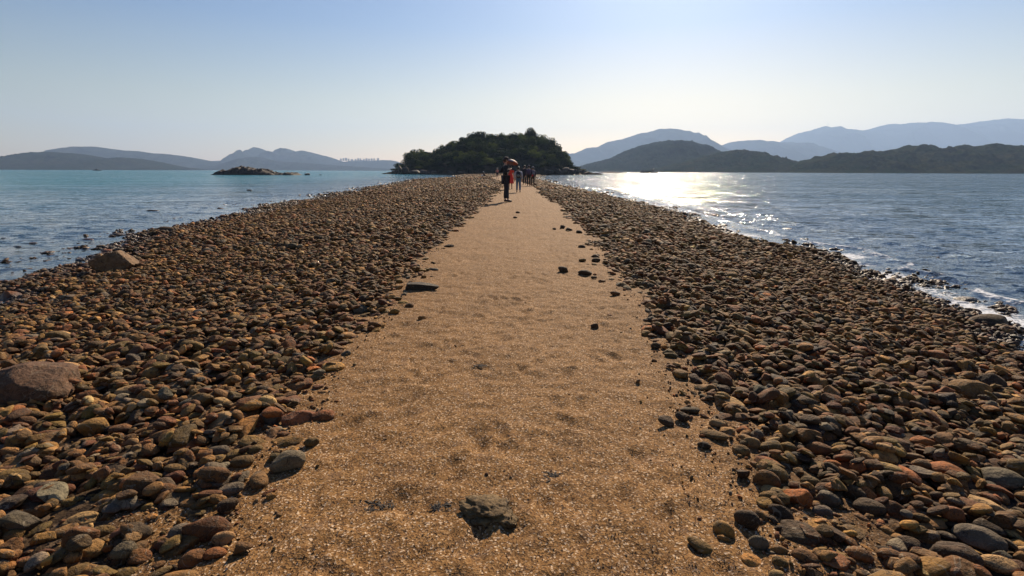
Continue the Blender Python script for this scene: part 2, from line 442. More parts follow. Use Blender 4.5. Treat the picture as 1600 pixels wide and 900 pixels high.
foam = np.where(right, 1.0, 0.18) * (np.exp(-(dist / 0.55) ** 2) * 0.75 + crest1 * .6 + crest2 * 0.1) * np.clip(.75 + 1.5 * vnoise(WX / .7, WY / .7, 79), .2, 1.2) * (wu > .8) * np.clip((70 - WY) / 40, 0, 1)
calm = np.where(WX > 0, 1.0, 0.7 + 0.3 * smooth01((WY - 20) / 60))
calm = calm * (0.45 + 0.55 * smooth01(dist / 2.5))
sea = np_mesh("sea", np.stack([WX, WY, Z_W + wz * near], -1).reshape(-1, 3), grid_faces(len(wx), len(wy)), M_WATER,
              {"depth": np.clip(Z_W - gz, 0, 4).ravel(), "foam": foam.ravel(), "calm": calm.ravel()})
tag(sea, "rippled blue sea on both sides of the spit", None, None, "structure")

# ------------------------------------------------------------------ hills across the water
def hills(name, label, Yr, pts, mat, fore, back=None, rough=0.02, tree=0.0, step=1.0, ripple=0.0):
    pts = sorted(pts); px = np.arange(pts[0][0], pts[-1][0] + step, step)
    py = np.interp(px, [p[0] for p in pts], [p[1] for p in pts])
    P = np.array([at_y(a, b, Yr) for a, b in zip(px, py)])
    xs, tops = P[:, 0], P[:, 2]
    # soften the traced outline
    k = 3; pad = np.pad(tops, k, mode='edge'); tops = np.convolve(pad, np.ones(k) / k, 'same')[k:-k]
    back = back or fore
    t = np.concatenate([np.linspace(0, 1, 60), 1 + np.linspace(0.04, 1, 24)])
    T, XS = np.meshgrid(t, xs, indexing='ij'); TP = np.broadcast_to(tops, T.shape)
    hmax = tops.max()
    Yv = np.where(T < 1, Yr - fore * (1 - T) * (0.35 + 0.65 * np.clip(TP / hmax, 0, 1)), Yr + (T - 1) * back)
    pr = np.where(T < 1, np.sin(np.clip(T, 0, 1) * math.pi / 2) ** 1.15, np.cos((T - 1) * math.pi / 2))
    Zv = -2 + (TP + 2) * pr
    sc = hmax * 0.9
    rid = 1 - np.abs(fbm(XS / sc, Yv / (sc * 1.6), 90 + len(name), 4)) * 2.2
    Zv = Zv * (1 - 0.30 * (1 - rid) * np.sin(np.clip(T, 0, 1) * math.pi) ** 0.8 * (T < 1))
    Zv = Zv + hmax * rough * fbm(XS / (sc * .12), Yv / (sc * .12), 95, 3) * np.clip(TP / hmax * 2, 0, 1)
    if tree: Zv = Zv + tree * np.clip(Zv / 8, 0, 1) * (vnoise(XS / 4.5, Yv / 4.5, 99) + .6 * vnoise(XS / 2.2, Yv / 2.2, 98) + ripple * np.clip(vnoise(XS / 14, Yv / 20, 97) - .1, 0, 1) * 3)
    o = np_mesh(name, np.stack([XS, Yv, Zv], -1).reshape(-1, 3), grid_faces(len(xs), len(t)), mat)
    tag(o, label, None, None, "structure"); return o

MH_N = make_hill_mat("forest_hill", (0.012, 0.024, 0.011), (0.036, 0.031, 0.014), 0.02)
MH_F = make_hill_mat("far_hill", (0.009, 0.018, 0.012), (0.022, 0.024, 0.016), 0.006)
hills("hills", "dark wooded hills across the bay on the right", 1050, [(1225, 270), (1240, 266), (1262, 258), (1290, 249), (1315, 241), (1325, 238), (1335, 240), (1345, 242), (1365, 237), (1380, 237), (1400, 241), (1415, 238), (1425, 234), (1438, 228), (1450, 231), (1458, 231), (1470, 236),
      (1485, 234), (1500, 232), (1515, 229), (1540, 228), (1570, 227), (1600, 229), (1660, 232), (1760, 240), (1900, 262)], MH_N, 260, tree=3.5, step=0.8, ripple=1.4, rough=0.015)
hills("hills", "wooded headland below the rounded green hill", 1350, [(1000, 271), (1040, 263), (1075, 253), (1110, 244), (1130, 238), (1150, 234.5), (1168, 236), (1185, 240), (1210, 248), (1240, 256), (1275, 261), (1320, 265), (1400, 269)], MH_N, 330, tree=4, step=0.8, ripple=0.5, rough=0.012)
hills("hills", "rounded green hill with a long gentle shoulder", 1900, [(880, 272), (900, 264), (925, 255), (960, 247), (985, 234), (1005, 227), (1030, 221), (1045, 219.5), (1068, 220), (1080, 225), (1100, 231), (1130, 241), (1170, 252), (1220, 262), (1300, 269)], MH_F, 600, tree=5, step=1, rough=0.012)
hills("mountains", "pale blue mountain with a broad summit", 6500, [(870, 262), (885, 240), (900, 239), (918, 231), (935, 230), (950, 222), (975, 217), (1000, 208), (1020, 205), (1032, 201), (1050, 201), (1068, 204), (1085, 214), (1105, 223), (1125, 229), (1160, 244), (1220, 262)], MH_F, 2000)
hills("mountains", "low blue ridge between the two high mountains", 7200, [(1080, 262), (1105, 240), (1125, 229.5), (1150, 221), (1175, 219), (1190, 221), (1208, 225), (1225, 222), (1240, 222), (1260, 230), (1285, 243), (1320, 262)], MH_F, 2000)
hills("mountains", "long hazy blue mountain ridge with a mast on its peak", 9000, [(1200, 255), (1240, 220), (1260, 206), (1280, 202), (1293, 196.5), (1305, 201), (1330, 203), (1355, 204), (1375, 199), (1395, 193), (1410, 194), (1430, 192), (1452, 191), (1465, 194), (1480, 198),
      (1500, 195), (1520, 192), (1540, 190), (1560, 187), (1575, 185), (1600, 187), (1640, 184), (1700, 195), (1850, 225)], MH_F, 2200)
hills("hills", "dark low hill on the far left shore", 2600, [(-260, 262), (-140, 255), (-60, 258), (0, 261), (15, 253), (40, 245), (60, 240), (75, 237), (92, 240), (105, 239), (125, 243), (150, 247), (170, 249), (180, 246), (200, 247), (215, 252), (228, 257), (245, 260), (258, 265)], MH_F, 500, tree=4, step=1, rough=0.012)
hills("hills", "blue grey hill rising behind the dark left shore hill", 4500, [(-200, 256), (-40, 258), (20, 252), (60, 246), (90, 239), (110, 232), (128, 229), (145, 229), (165, 232), (190, 235), (212, 236), (230, 240), (250, 240), (275, 243), (295, 247), (320, 253), (350, 258), (400, 264)], MH_F, 800)
hills("mountains", "twin peaked blue mountain above the left sea", 5500, [(250, 266), (290, 259), (320, 252.5), (345, 251), (365, 249), (380, 242), (390, 235), (396, 229), (403, 236), (412, 240), (422, 240), (430, 234), (438, 231), (446, 232), (455, 238), (462, 237), (470, 235), (480, 237), (495, 241),
      (510, 245), (525, 251), (535, 253), (560, 250), (580, 251), (600, 250), (615, 251), (626, 256), (650, 260), (700, 266)], MH_F, 900)
hills("hills", "low blue foothill before the twin peaked mountain", 4300, [(300, 267), (345, 258), (385, 246), (400, 245), (430, 252), (470, 254), (520, 258), (580, 262), (640, 266)], MH_F, 500)

# ------------------------------------------------------------------ stones
def ico(sub):
    bm = bmesh.new(); bmesh.ops.create_icosphere(bm, subdivisions=sub, radius=1.0)
    bm.verts.ensure_lookup_table()
    V = np.array([v.co[:] for v in bm.verts]); Fc = np.array([[v.index for v in f.verts] for f in bm.faces]); bm.free()
    return V, Fc
ICO = {s: ico(s) for s in (1, 2, 3, 4, 5)}
NPROTO = 48
def shape(V, seed, ang, fine=0.0):
    r = np.random.default_rng(seed); p = V.copy()
    k = int(r.integers(7, 12)) if ang else int(r.integers(3, 7))
    for _ in range(k):
        n = r.normal(size=3); n /= np.linalg.norm(n)
        d = r.uniform(.42, .78) if ang else r.uniform(.66, .93)
        over = p @ n - d
        p = p - np.outer(np.maximum(over, 0) * (0.93 if ang else 0.8), n)
    for _ in range(6):
        kv = r.normal(size=3) * 1.7; p = p * (1 + (0.035 if ang else 0.04) * np.sin(p @ kv + r.uniform(0, 6.3)))[:, None]
    if fine:
        for i in range(14):
            kv = r.normal(size=3) * (5 + i * 1.4); p = p * (1 + fine * (0.9 ** i) * np.sin(p @ kv + r.uniform(0, 6.3)))[:, None]
    mn, mx = p.min(0), p.max(0)
    return (p - (mn + mx) / 2) / ((mx - mn) / 2)
PROTO = {s: [shape(ICO[s][0], i, i % 3 != 1) for i in range(NPROTO)] for s in (1, 2, 3)}

PAL = {  # name: (linear albedo)
    'tan': (.215, .142, .064), 'rust': (.185, .082, .031), 'brown': (.13, .075, .034), 'olive': (.135, .102, .038), 'grey': (.105, .108, .115),
    'dark': (.050, .036, .024), 'maroon': (.125, .060, .036), 'pale': (.31, .25, .16), 'ochre': (.225, .148, .050), 'orange': (.30, .125, .042)}
PNAMES = list(PAL)
PW = {'L': [.22, .10, .20, .18, .08, .06, .06, .02, .07, .01], 'R': [.15, .09, .22, .22, .08, .09, .05, .03, .06, .01]}

def rotmat(yaw, nx, ny):
    """yaw about z, then tilt so that z goes to the normal (nx, ny, .)"""
    k = 1 / math.sqrt(nx * nx + ny * ny + 1); a, b, c = nx * k, ny * k, k
    u, v = math.cos(yaw), math.sin(yaw); q = u * a + v * b
    x, y, z = u - a * q, v - b * q, -c * q; k = 1 / math.sqrt(x * x + y * y + z * z); x *= k; y *= k; z *= k
    return np.array(((x, b * z - c * y, a), (y, c * x - a * z, b), (z, a * y - b * x, c)))

STONES = []   # (x,y,z,a,b,c,R,proto,color index,hand index or -1)
def g_at(x, y):
    return float(ground_h(np.array([x]), np.array([y]))[0][0])

def on_ground(px, py, lift=0.0):
    z = -0.1
    for _ in range(12):
        p = on_plane(px, py, z + lift); z = g_at(p.x, p.y)
    return p, z

# hand-placed stones: centre px, width, height px, yaw, colour, kind (o rounded, a angular, f flat), optional name for the label
HAND = [
 (450, 722, 58, 40, 38, 'grey', 'o', 'grey wedge shaped stone lying alone on the sand'),
 (505, 650, 42, 20, 18, 'rust', 'f', 'rust brown almond shaped stone on the sand margin'),
 (487, 692, 28, 19, 25, 'olive', 'o', None), (424, 776, 18, 13, 20, 'ochre', 'o', 'small ochre pebble alone on the sand'),
 (342, 706, 38, 24, 20, 'grey', 'o', None), (378, 722, 44, 22, 5, 'olive', 'o', 'long olive stone with a crack across it'),
 (273, 748, 36, 26, 10, 'maroon', 'o', 'round pinkish stone with a pitted top'), (362, 764, 44, 22, 15, 'grey', 'f', None), (356, 790, 34, 24, 35, 'dark', 'o', None),
 (283, 834, 44, 30, 30, 'grey', 'o', 'plump grey brown oval stone'), (350, 842, 40, 26, 10, 'pale', 'f', 'pale flat tan stone sunk in the sand'), (380, 856, 34, 26, 30, 'brown', 'a', None),
 (336, 864, 40, 20, 15, 'rust', 'f', None), (300, 874, 42, 30, 45, 'brown', 'o', None), (332, 737, 22, 28, 80, 'maroon', 'f', None),
 (12, 752, 64, 38, 10, 'olive', 'o', 'big smooth olive stone at the frame edge'), (54, 762, 38, 22, 20, 'pale', 'a', None),
 (127, 812, 60, 24, 18, 'pale', 'f', 'long pale grey blade of stone'), (40, 806, 42, 30, 10, 'tan', 'a', 'tan block with a flat lit top'), (101, 771, 32, 28, 40, 'maroon', 'f', None),
 (172, 794, 36, 24, 20, 'olive', 'o', None), (166, 776, 46, 22, 22, 'ochre', 'o', None), (158, 832, 44, 24, 15, 'olive', 'f', None),
 (69, 845, 34, 28, 40, 'ochre', 'a', 'mottled yellow angular stone'), (16, 862, 44, 36, 30, 'brown', 'a', None), (218, 873, 42, 36, 20, 'rust', 'a', 'lumpy red brown stone'),
 (145, 893, 44, 26, 10, 'tan', 'o', None), (150, 668, 50, 32, 25, 'ochre', 'a', 'cracked yellow and brown stone'), (80, 682, 44, 24, 25, 'rust', 'o', None),
 (130, 692, 40, 15, 5, 'ochre', 'f', None), (190, 670, 40, 20, 5, 'brown', 'o', None), (68, 703, 46, 26, 20, 'ochre', 'o', None), (16, 710, 36, 26, 10, 'tan', 'o', None),
 (190, 569, 32, 17, 15, 'tan', 'o', None), (174, 558, 34, 16, 5, 'rust', 'o', None), (136, 622, 28, 22, 40, 'rust', 'a', None), (48, 647, 26, 18, 15, 'ochre', 'o', None), (22, 676, 40, 26, 0, 'rust', 'a', None),
 (206, 613, 44, 22, 20, 'pale', 'f', 'pale flaky slab touching the biggest boulder'),
 (1203, 699, 44, 27, 0, 'olive', 'o', 'smooth olive loaf shaped stone'), (1197, 751, 46, 36, -15, 'brown', 'o', 'rounded brown stone with a flat top'), (1200, 727, 48, 24, -30, 'rust', 'a', None),
 (1167, 812, 42, 44, -52, 'dark', 'o', 'dark brown upright tilted stone'), (1130, 828, 36, 38, -50, 'tan', 'o', 'tan brown stone half sunk in sand'), (1185, 849, 36, 34, -20, 'grey', 'o', None),
 (1094, 852, 46, 22, -45, 'olive', 'f', 'thin olive slab lying in the sand'), (1245, 779, 44, 38, -35, 'orange', 'a', 'broken orange block among the brown stones'), (1293, 780, 40, 28, -30, 'grey', 'o', None), (1284, 799, 34, 22, -15, 'grey', 'o', None),
 (1266, 755, 34, 22, -20, 'olive', 'o', None), (1220, 802, 42, 28, -45, 'dark', 'f', None), (1257, 872, 46, 30, -20, 'brown', 'o', None), (1217, 861, 30, 20, -25, 'tan', 'o', None), (1218, 881, 28, 24, -20, 'olive', 'o', None),
 (1212, 899, 30, 20, 0, 'pale', 'o', None), (1160, 741, 24, 20, 0, 'dark', 'a', None), (1116, 679, 50, 20, -30, 'olive', 'f', 'long flat olive stone at the sand margin'), (1121, 662, 30, 16, -30, 'pale', 'f', None), (1157, 705, 32, 20, -30, 'tan', 'o', None),
 (1100, 696, 24, 14, -30, 'dark', 'f', None), (1162, 674, 26, 18, -15, 'orange', 'o', None), (1278, 702, 42, 26, -25, 'brown', 'o', None), (1300, 728, 30, 22, -30, 'orange', 'o', None), (1258, 710, 28, 20, -20, 'tan', 'o', None),
 (1479, 738, 66, 30, -12, 'orange', 'o', 'big orange red oval stone'), (1538, 791, 64, 32, -15, 'pale', 'a', 'big cream coloured stone with a split top'), (1568, 750, 74, 34, -12, 'grey', 'o', 'wide grey olive stone with a pale band'), (1528, 842, 78, 42, -28, 'grey', 'o', 'big grey brown whale backed stone'),
 (1488, 870, 80, 52, -30, 'dark', 'o', 'biggest dark brown rounded stone'), (1560, 884, 60, 34, -10, 'pale', 'f', 'pale pinkish flat stone in the corner'), (1358, 794, 52, 30, -20, 'dark', 'o', 'dark grey hump backed stone'), (1342, 866, 46, 28, -12, 'tan', 'o', 'smooth pale olive oval stone'),
 (1391, 869, 44, 28, -5, 'brown', 'o', None), (1420, 851, 44, 26, -5, 'dark', 'o', None), (1500, 678, 31, 19, 10, 'ochre', 'o', 'yellow olive egg shaped stone'), (1550, 706, 36, 17, -10, 'ochre', 'o', None), (1443, 690, 44, 22, -25, 'orange', 'a', None),
 (1336, 772, 34, 40, -40, 'dark', 'a', None), (1440, 762, 44, 20, -25, 'tan', 'f', None), (1595, 872, 30, 26, 0, 'tan', 'o', None), (1590, 700, 40, 20, -10, 'rust', 'a', None), (1543, 828, 50, 34, -30, 'dark', 'a', None),
 (1512, 614, 66, 38, -15, 'tan', 'a', 'big tan slab sided rock tilted toward the sea'), (1546, 601, 58, 34, 0, 'dark', 'a', 'dark pitted block behind the tan slab sided rock'), (1563, 584, 38, 18, -15, 'orange', 'o', 'bright orange stone near the water'), (1466, 559, 34, 20, 0, 'orange', 'a', 'boxy orange tan stone among rounded ones'),
 (1502, 551, 34, 20, 0, 'rust', 'a', None), (1543, 505, 58, 26, -5, 'dark', 'o', 'wide dark wet rock at the waterline'), (1510, 474, 36, 16, 0, 'dark', 'o', 'black wet rock standing in the shallows'),
 (1040, 658, 30, 16, -5, 'dark', 'a', 'dark knobbly stone jutting onto the sand'), (1066, 652, 26, 16, -10, 'dark', 'a', None), (1024, 541, 16, 11, 0, 'dark', 'o', None),
 (880, 423, 17, 12, -10, 'dark', 'a', 'dark brown angular stone on the path'), (914, 427, 22, 10, -5, 'dark', 'f', 'dark grey flat stone on the path'), (928, 434, 10, 5, 0, 'dark', 'o', 'tiny dark chip of stone on the path'),
 (910, 407, 12, 6, 0, 'olive', 'o', 'small olive stone on the path'), (931, 407, 14, 8, 0, 'dark', 'o', None), (879, 356, 9, 8, 0, 'dark', 'a', None), (889, 359, 12, 7, 0, 'dark', 'a', 'dark stone in a pair further up the path'),
 (905, 363, 10, 6, 0, 'dark', 'o', None), (929, 511, 13, 11, 0, 'dark', 'a', 'small dark pointed stone alone mid path'), (702, 385, 16, 6, 0, 'dark', 'f', None), (961, 459, 16, 8, 0, 'brown', 'o', None), (866, 358, 6, 4, 0, 'dark', 'o', None),
 (660, 497, 14, 8, 20, 'tan', 'o', None), (617, 487, 16, 9, 10, 'ochre', 'o', None), (640, 478, 14, 8, 0, 'brown', 'o', None), (805, 340, 7, 3.5, 0, 'dark', 'f', None), (809, 332, 7, 3.5, 0, 'dark', 'f', None),
 (8, 381, 16, 6, 0, 'dark', 'f', None), (28, 394, 18, 7, 0, 'dark', 'a', None), (53, 389, 16, 6, 0, 'maroon', 'a', None), (60, 396, 12, 6, 0, 'dark', 'o', None), (75, 398, 11, 8, 0, 'maroon', 'a', None), (100, 404, 14, 4, 0, 'dark', 'f', None),
 (138, 378, 20, 8, 10, 'maroon', 'a', None), (258, 360, 26, 11, 0, 'dark', 'o', 'dark rounded rock among the shallows by the left shore'), (186, 369, 24, 7, 0, 'dark', 'a', None), (80, 387, 16, 5, 0, 'dark', 'f', None), (240, 338, 22, 4, 0, 'dark', 'f', None),
 (391, 307, 9, 4, 0, 'dark', 'a', 'small dark rock poking out of the left water'), (345, 328, 12, 5, 0, 'tan', 'a', None), (388, 328, 16, 4, 0, 'dark', 'f', None), (15, 466, 36, 22, 0, 'rust', 'a', 'reddish rocks heaped in the left shallows'),
 (1228, 364, 22, 4, 0, 'dark', 'f', None), (1518, 437, 14, 5, 0, 'dark', 'o', None), (1134, 373, 12, 6, 0, 'dark', 'o', None), (1100, 318, 10, 3, 0, 'dark', 'f', None), (1448, 459, 12, 6, 0, 'dark', 'o', None), (1440, 463, 14, 7, 0, 'dark', 'o', None),
 (190, 404, 18, 13, 0, 'tan', 'a', None), (150, 391, 20, 9, 0, 'tan', 'a', None), (105, 422, 16, 8, 10, 'ochre', 'a', None), (48, 434, 24, 12, 0, 'rust', 'a', None),
]
LIFT = {}
OCC = []
def add_hand(i, e):
    px, py, w, h, yaw, c, kind, nm = e
    p, z = on_ground(px, py + h * 0.15)
    _, _, t = project([p.x, p.y, z]); th = math.atan2(CAM_H - z, p.y)
    a = w * t / 800 / 2; hm = h * t / 800 / 2
    if p.y < 2.6: a *= .86; hm *= .86
    yr = rad(yaw); b = 0.68 * a
    if kind == 'f': b = 0.62 * a
    if abs(yaw) > 30: a = a * 1.08
    if b * math.sin(th) > 0.85 * hm: b = 0.85 * hm / math.sin(th)
    c_ = math.sqrt(max(hm ** 2 - (b * math.sin(th)) ** 2, ((.26 if kind == 'f' else .38) * a) ** 2)) / math.cos(th)
    c_ = min(c_, 0.85 * a)
    STONES.append([p.x, p.y, max(z, Z_W - 0.06) + c_ * 0.45, a, b, c_, rotmat(yr, random.uniform(-.1, .1), random.uniform(-.18, .05)),
                   (random.choice([q for q in range(NPROTO) if q % 3 != 1]) if kind == 'a' else random.randrange(1, NPROTO, 3)), PNAMES.index(c), i])
for i, e in enumerate(HAND): add_hand(i, e)

# the big rocks that are modelled one by one further down; their ground is kept free
p_b, z_b = on_ground(50, 622); p_p, z_p = on_ground(183, 424); p_s, z_s = on_ground(660, 452); p_k, z_k = on_ground(762, 800)
BIG = [(p_b.x, p_b.y, .20), (p_p.x, p_p.y, .26), (p_s.x, p_s.y, .1), (p_k.x, p_k.y, .1)]

class Field:
    def __init__(s, x0, x1, y0, y1, cell):
        s.x0, s.y0, s.c = x0, y0, cell
        s.nx = int((x1 - x0) / cell); s.ny = int((y1 - y0) / cell)
        X, Y = np.meshgrid(x0 + (np.arange(s.nx) + .5) * cell, y0 + (np.arange(s.ny) + .5) * cell)
        s.g = ground_h(X, Y)[0]; s.h = s.g.copy(); s.mask = np.zeros(s.g.shape, bool)
    def patch(s, x, y, r):
        i0 = max(int((x - r - s.x0) / s.c), 0); i1 = min(int((x + r - s.x0) / s.c) + 2, s.nx)
        j0 = max(int((y - r - s.y0) / s.c), 0); j1 = min(int((y + r - s.y0) / s.c) + 2, s.ny)
        return slice(j0, j1), slice(i0, i1)
    def local(s, sl, x, y, yaw, a, b):
        xx = s.x0 + (np.arange(sl[1].start, sl[1].stop) + .5) * s.c - x; yy = s.y0 + (np.arange(sl[0].start, sl[0].stop) + .5) * s.c - y
        xx, yy = xx[None, :], yy[:, None]; ca, sa = math.cos(yaw), math.sin(yaw)
        return xx + 0 * yy, yy + 0 * xx, ((xx * ca + yy * sa) / a) ** 2 + ((-xx * sa + yy * ca) / b) ** 2
    def stamp(s, x, y, z, yaw, a, b, c, nx=0, ny=0):
        sl = s.patch(x, y, a)
        if sl[0].stop <= sl[0].start or sl[1].stop <= sl[1].start: return
        xx, yy, r2 = s.local(sl, x, y, yaw, a, b)
        top = z + c * np.sqrt(np.clip(1 - r2, 0, 1)) - nx * xx - ny * yy
        s.h[sl] = np.where(r2 < 1, np.maximum(s.h[sl], top), s.h[sl])
    def drop(s, x, y, yaw, a, b, c, sink, maxlift):
        sl = s.patch(x, y, a)
        if sl[0].stop - sl[0].start < 2 or sl[1].stop - sl[1].start < 2: return None
        xx, yy, r2 = s.local(sl, x, y, yaw, a, b)
        m = r2 < 1
        if m.sum() < 3: m = r2 < 3
        if m.sum() < 3: return None
        if s.mask[sl][m].mean() > .12: return None
        h = s.h[sl][m]; g = s.g[sl][m].sum() / len(h); mean = h.sum() / len(h)
        hm = h - mean; hb = mean + .34 * math.sqrt((hm @ hm) / len(h))
        if hb - g > maxlift: return None
        # slope of what it rests on
        dx, dy = xx[m], yy[m]
        sx = float(dx @ hm) / (float(dx @ dx) + 1e-6); sy = float(dy @ hm) / (float(dy @ dy) + 1e-6)
        nx = min(max(-sx, -.42), .42); ny = min(max(-sy, -.42), .42)
        z = hb + c * sink
        s.stamp(x, y, z, yaw, a, b, c, nx, ny)
        return z, nx, ny

def scatter(y0, y1, cell, per_m2, amed, amin, amax, maxlift, passes=1, wide=1.08):
    xw = y1 * wide + 1
    F = Field(-min(xw, 22), min(xw, 12), y0 - .3, y1 + .3, cell)
    for st in STONES:
        if y0 - .3 < st[1] < y1 + .3:
            yw_ = math.atan2(st[6][1, 0], st[6][0, 0]); sl_ = F.patch(st[0], st[1], st[3])
            if st[9] >= 0 and sl_[0].stop > sl_[0].start and sl_[1].stop > sl_[1].start: F.mask[sl_] |= F.local(sl_, st[0], st[1], yw_, st[3], st[4])[2] < .8
            F.stamp(st[0], st[1], st[2], math.atan2(st[6][1, 0], st[6][0, 0]), st[3], st[4], st[5])
    area = (min(xw, 22) + min(xw, 12)) * (y1 - y0)
    n = int(area * per_m2)
    xs = RNG.uniform(-min(xw, 22), min(xw, 12), n); ys = RNG.uniform(y0, y1, n)
    g, sandy, u, d, out = ground_h(xs, ys)
    edge_den = smooth01((d + 0.07 + 0.26 * vnoise(xs * 2.5, ys * 2.5, 31)) / 0.55)
    shore_den = np.where(out > 0, np.clip(np.exp(-out / 2.0) * (.45 + 1.8 * fbm(xs / 1.1, ys / 1.1, 33, 2)), 0, 1), 1)
    keep = (RNG.uniform(size=n) < edge_den * shore_den * (np.abs(xs) < ys * wide + .9)) & (d > -0.04)
    keep |= (d > -.28) & (d < 0) & (RNG.uniform(size=n) < .006)
    xs, ys, d, u, out = xs[keep], ys[keep], d[keep], u[keep], out[keep]
    n = len(xs)
    sz = np.clip(amed * np.exp(RNG.normal(0, 0.38, n)), amin, amax)
    sz = np.where((RNG.uniform(size=n) < 0.03) & (ys > 1.5), np.minimum(sz * 1.7, amax * 1.2), sz)
    order = np.argsort(-sz * RNG.uniform(0.55, 1.45, n))
    for k in order:
        x, y, a = float(xs[k]), float(ys[k]), float(sz[k])
        if any((x - bx) ** 2 + (y - by) ** 2 < (br + a * .3) ** 2 for bx, by, br in BIG): continue
        side = 'L' if x < 0 else 'R'
        b = a * random.uniform(.48, .9); c = a * random.uniform(.24, .50)
        if random.random() < .12: c = a * .62
        # long sides lie across the flow, as the photo shows
        yaw = (rad(22) if side == 'L' else rad(-22)) + random.gauss(0, .55)
        r = F.drop(x, y, yaw, a, b, c, .38 if d[k] > .35 else .15, maxlift)
        if r is None: continue
        z, nx, ny = r
        nx += random.gauss(0, .15); ny += random.gauss(-.04, .14)
        ci = random.choices(range(10), PW[side])[0]
        if u[k] > .85 and random.random() < .5: ci = random.choice((2, 5, 6, 5))
        STONES.append([x, y, z, a, b, c, rotmat(yaw, nx, ny), random.randrange(NPROTO), ci, -1])
    return F

scatter(0.9, 9.0, 0.0115, 500, 0.034, 0.014, 0.075, 0.065)
scatter(9.0, 34.0, 0.032, 190, 0.047, 0.026, 0.10, 0.075)
n_near = len(STONES)
# far part of the banks: same kind of stones, coarser fields
scatter(34.0, 80.0, 0.10, 36, 0.095, 0.06, 0.17, 0.09, wide=0.6)
scatter(80.0, 238.0, 0.3, 7, 0.17, 0.11, 0.30, 0.16, wide=0.3)
print("stones", n_near, len(STONES))

P = np.array([s[:3] for s in STONES]); A = np.array([s[3] for s in STONES]); B = np.array([s[4] for s in STONES]); Cc = np.array([s[5] for s in STONES])
RR = np.array([s[6] for s in STONES]); PI_ = np.array([s[7] for s in STONES]); CI = np.array([s[8] for s in STONES]); HI = np.array([s[9] for s in STONES])
px_, py_, pw_ = project(P)
inframe = (px_ > 4) & (px_ < 1596) & (py_ < 893) & (pw_ > .3)
size = (A * (800 / pw_)) * np.sqrt((B * (CAM_H - P[:, 2]) / np.maximum(P[:, 1], .3)) ** 2 + Cc ** 2) * (800 / pw_)
score = np.where(inframe, size, -1); score = np.where(HI >= 0, 1e9, score)
order = np.argsort(-score)
hero = set(order[:300].tolist())

pal = np.array([PAL[k] for k in PNAMES]) * np.array([1.12, .86, .54])
TINT = pal[CI] * np.exp(RNG.normal(0, 1, (len(P), 1)) * np.where(HI >= 0, .08, .33)[:, None]) * np.exp(RNG.normal(0, .03, (len(P), 3)))
TINT = np.clip(TINT, .01, .6)

rest = np.array([i for i in range(len(P)) if i not in hero])
lod = np.where(P[rest, 1] < 6.5, 3, np.where(P[rest, 1] < 20, 2, 1))
VV, FF, CC = [], [], []; off = 0
for s in (3, 2, 1):
    for q in range(NPROTO):
        idx = rest[(lod == s) & (PI_[rest] == q)]
        if not len(idx): continue
        pr = PROTO[s][q]; fc = ICO[s][1]; nv = len(pr)
        sc = np.stack([A[idx], B[idx], Cc[idx]], 1)
        v = np.einsum('nij,nvj->nvi', RR[idx], pr[None] * sc[:, None]) + P[idx][:, None]
        VV.append(v.reshape(-1, 3)); CC.append(np.repeat(TINT[idx], nv, 0))
        FF.append((fc[None] + (np.arange(len(idx)) * nv)[:, None, None] + off).reshape(-1, 3)); off += len(idx) * nv
cob = np_mesh("cobbles", np.concatenate(VV), np.concatenate(FF), M_STONE, {"tint": np.concatenate(CC)})
tag(cob, "countless smaller brown and olive cobbles covering both banks", "cobbles", None, "stuff")

# --- the 300 largest as things
CW = {'tan': 'tan', 'rust': 'rust red', 'brown': 'brown', 'olive': 'olive', 'grey': 'grey', 'dark': 'dark', 'maroon': 'pinkish brown', 'pale': 'pale', 'ochre': 'ochre yellow', 'orange': 'orange'}
marks = [(i, HAND[HI[i]][7]) for i in hero if HI[i] >= 0 and HAND[HI[i]][7]]
BIGM = [((p_b.x, p_b.y), 'big reddish boulder'), ((p_p.x, p_p.y), 'peaked tan boulder by the shore'), ((p_s.x, p_s.y), 'dark wedge slab beside the path')]
SHORT = {}
def shorten(n):
    w = n.split()
    for stop in ('lying', 'on', 'in', 'with', 'at', 'of', 'among', 'standing', 'jutting', 'poking', 'tilted', 'behind', 'alone', 'near', 'half', 'further'):
        if stop in w[2:]: w = w[:2 + w[2:].index(stop)]
    return ' '.join(w[:5])
mk = [((P[i, 0], P[i, 1]), shorten(n)) for i, n in marks] + BIGM
labels = {}
pend = {}
for i in hero:
    hi = HI[i]
    if hi >= 0 and HAND[hi][7]:
        labels[i] = HAND[hi][7]; continue
    x, y = P[i, 0], P[i, 1]
    best = min((k for k in mk if (k[0][0] < 0) == (x < 0)), key=lambda k: (k[0][0] - x) ** 2 + (k[0][1] - y) ** 2)
    bpx = float(project([best[0][0], best[0][1], P[i, 2]])[0]); dy = y - best[0][1]
    if abs(dy) > abs(x - best[0][0]): relw_ = 'beyond' if dy > 0 else 'in front of'
    else:
        sea = (x < best[0][0]) if x < 0 else (x > best[0][0])
        relw_ = 'on the seaward side of' if sea else 'on the path side of'
    fl = Cc[i] / A[i]; el = B[i] / A[i]
    shp = ('angular ' if PI_[i] % 3 != 1 else '') + ('flat' if fl < .38 else 'plump' if fl > .55 else 'long' if el < .64 else 'oval')
    base = f"{CW[PNAMES[CI[i]]]} {shp} cobble {relw_} the {best[1]}"
    pend.setdefault(base, []).append(i)
ORD = ['farther left', 'farther right']
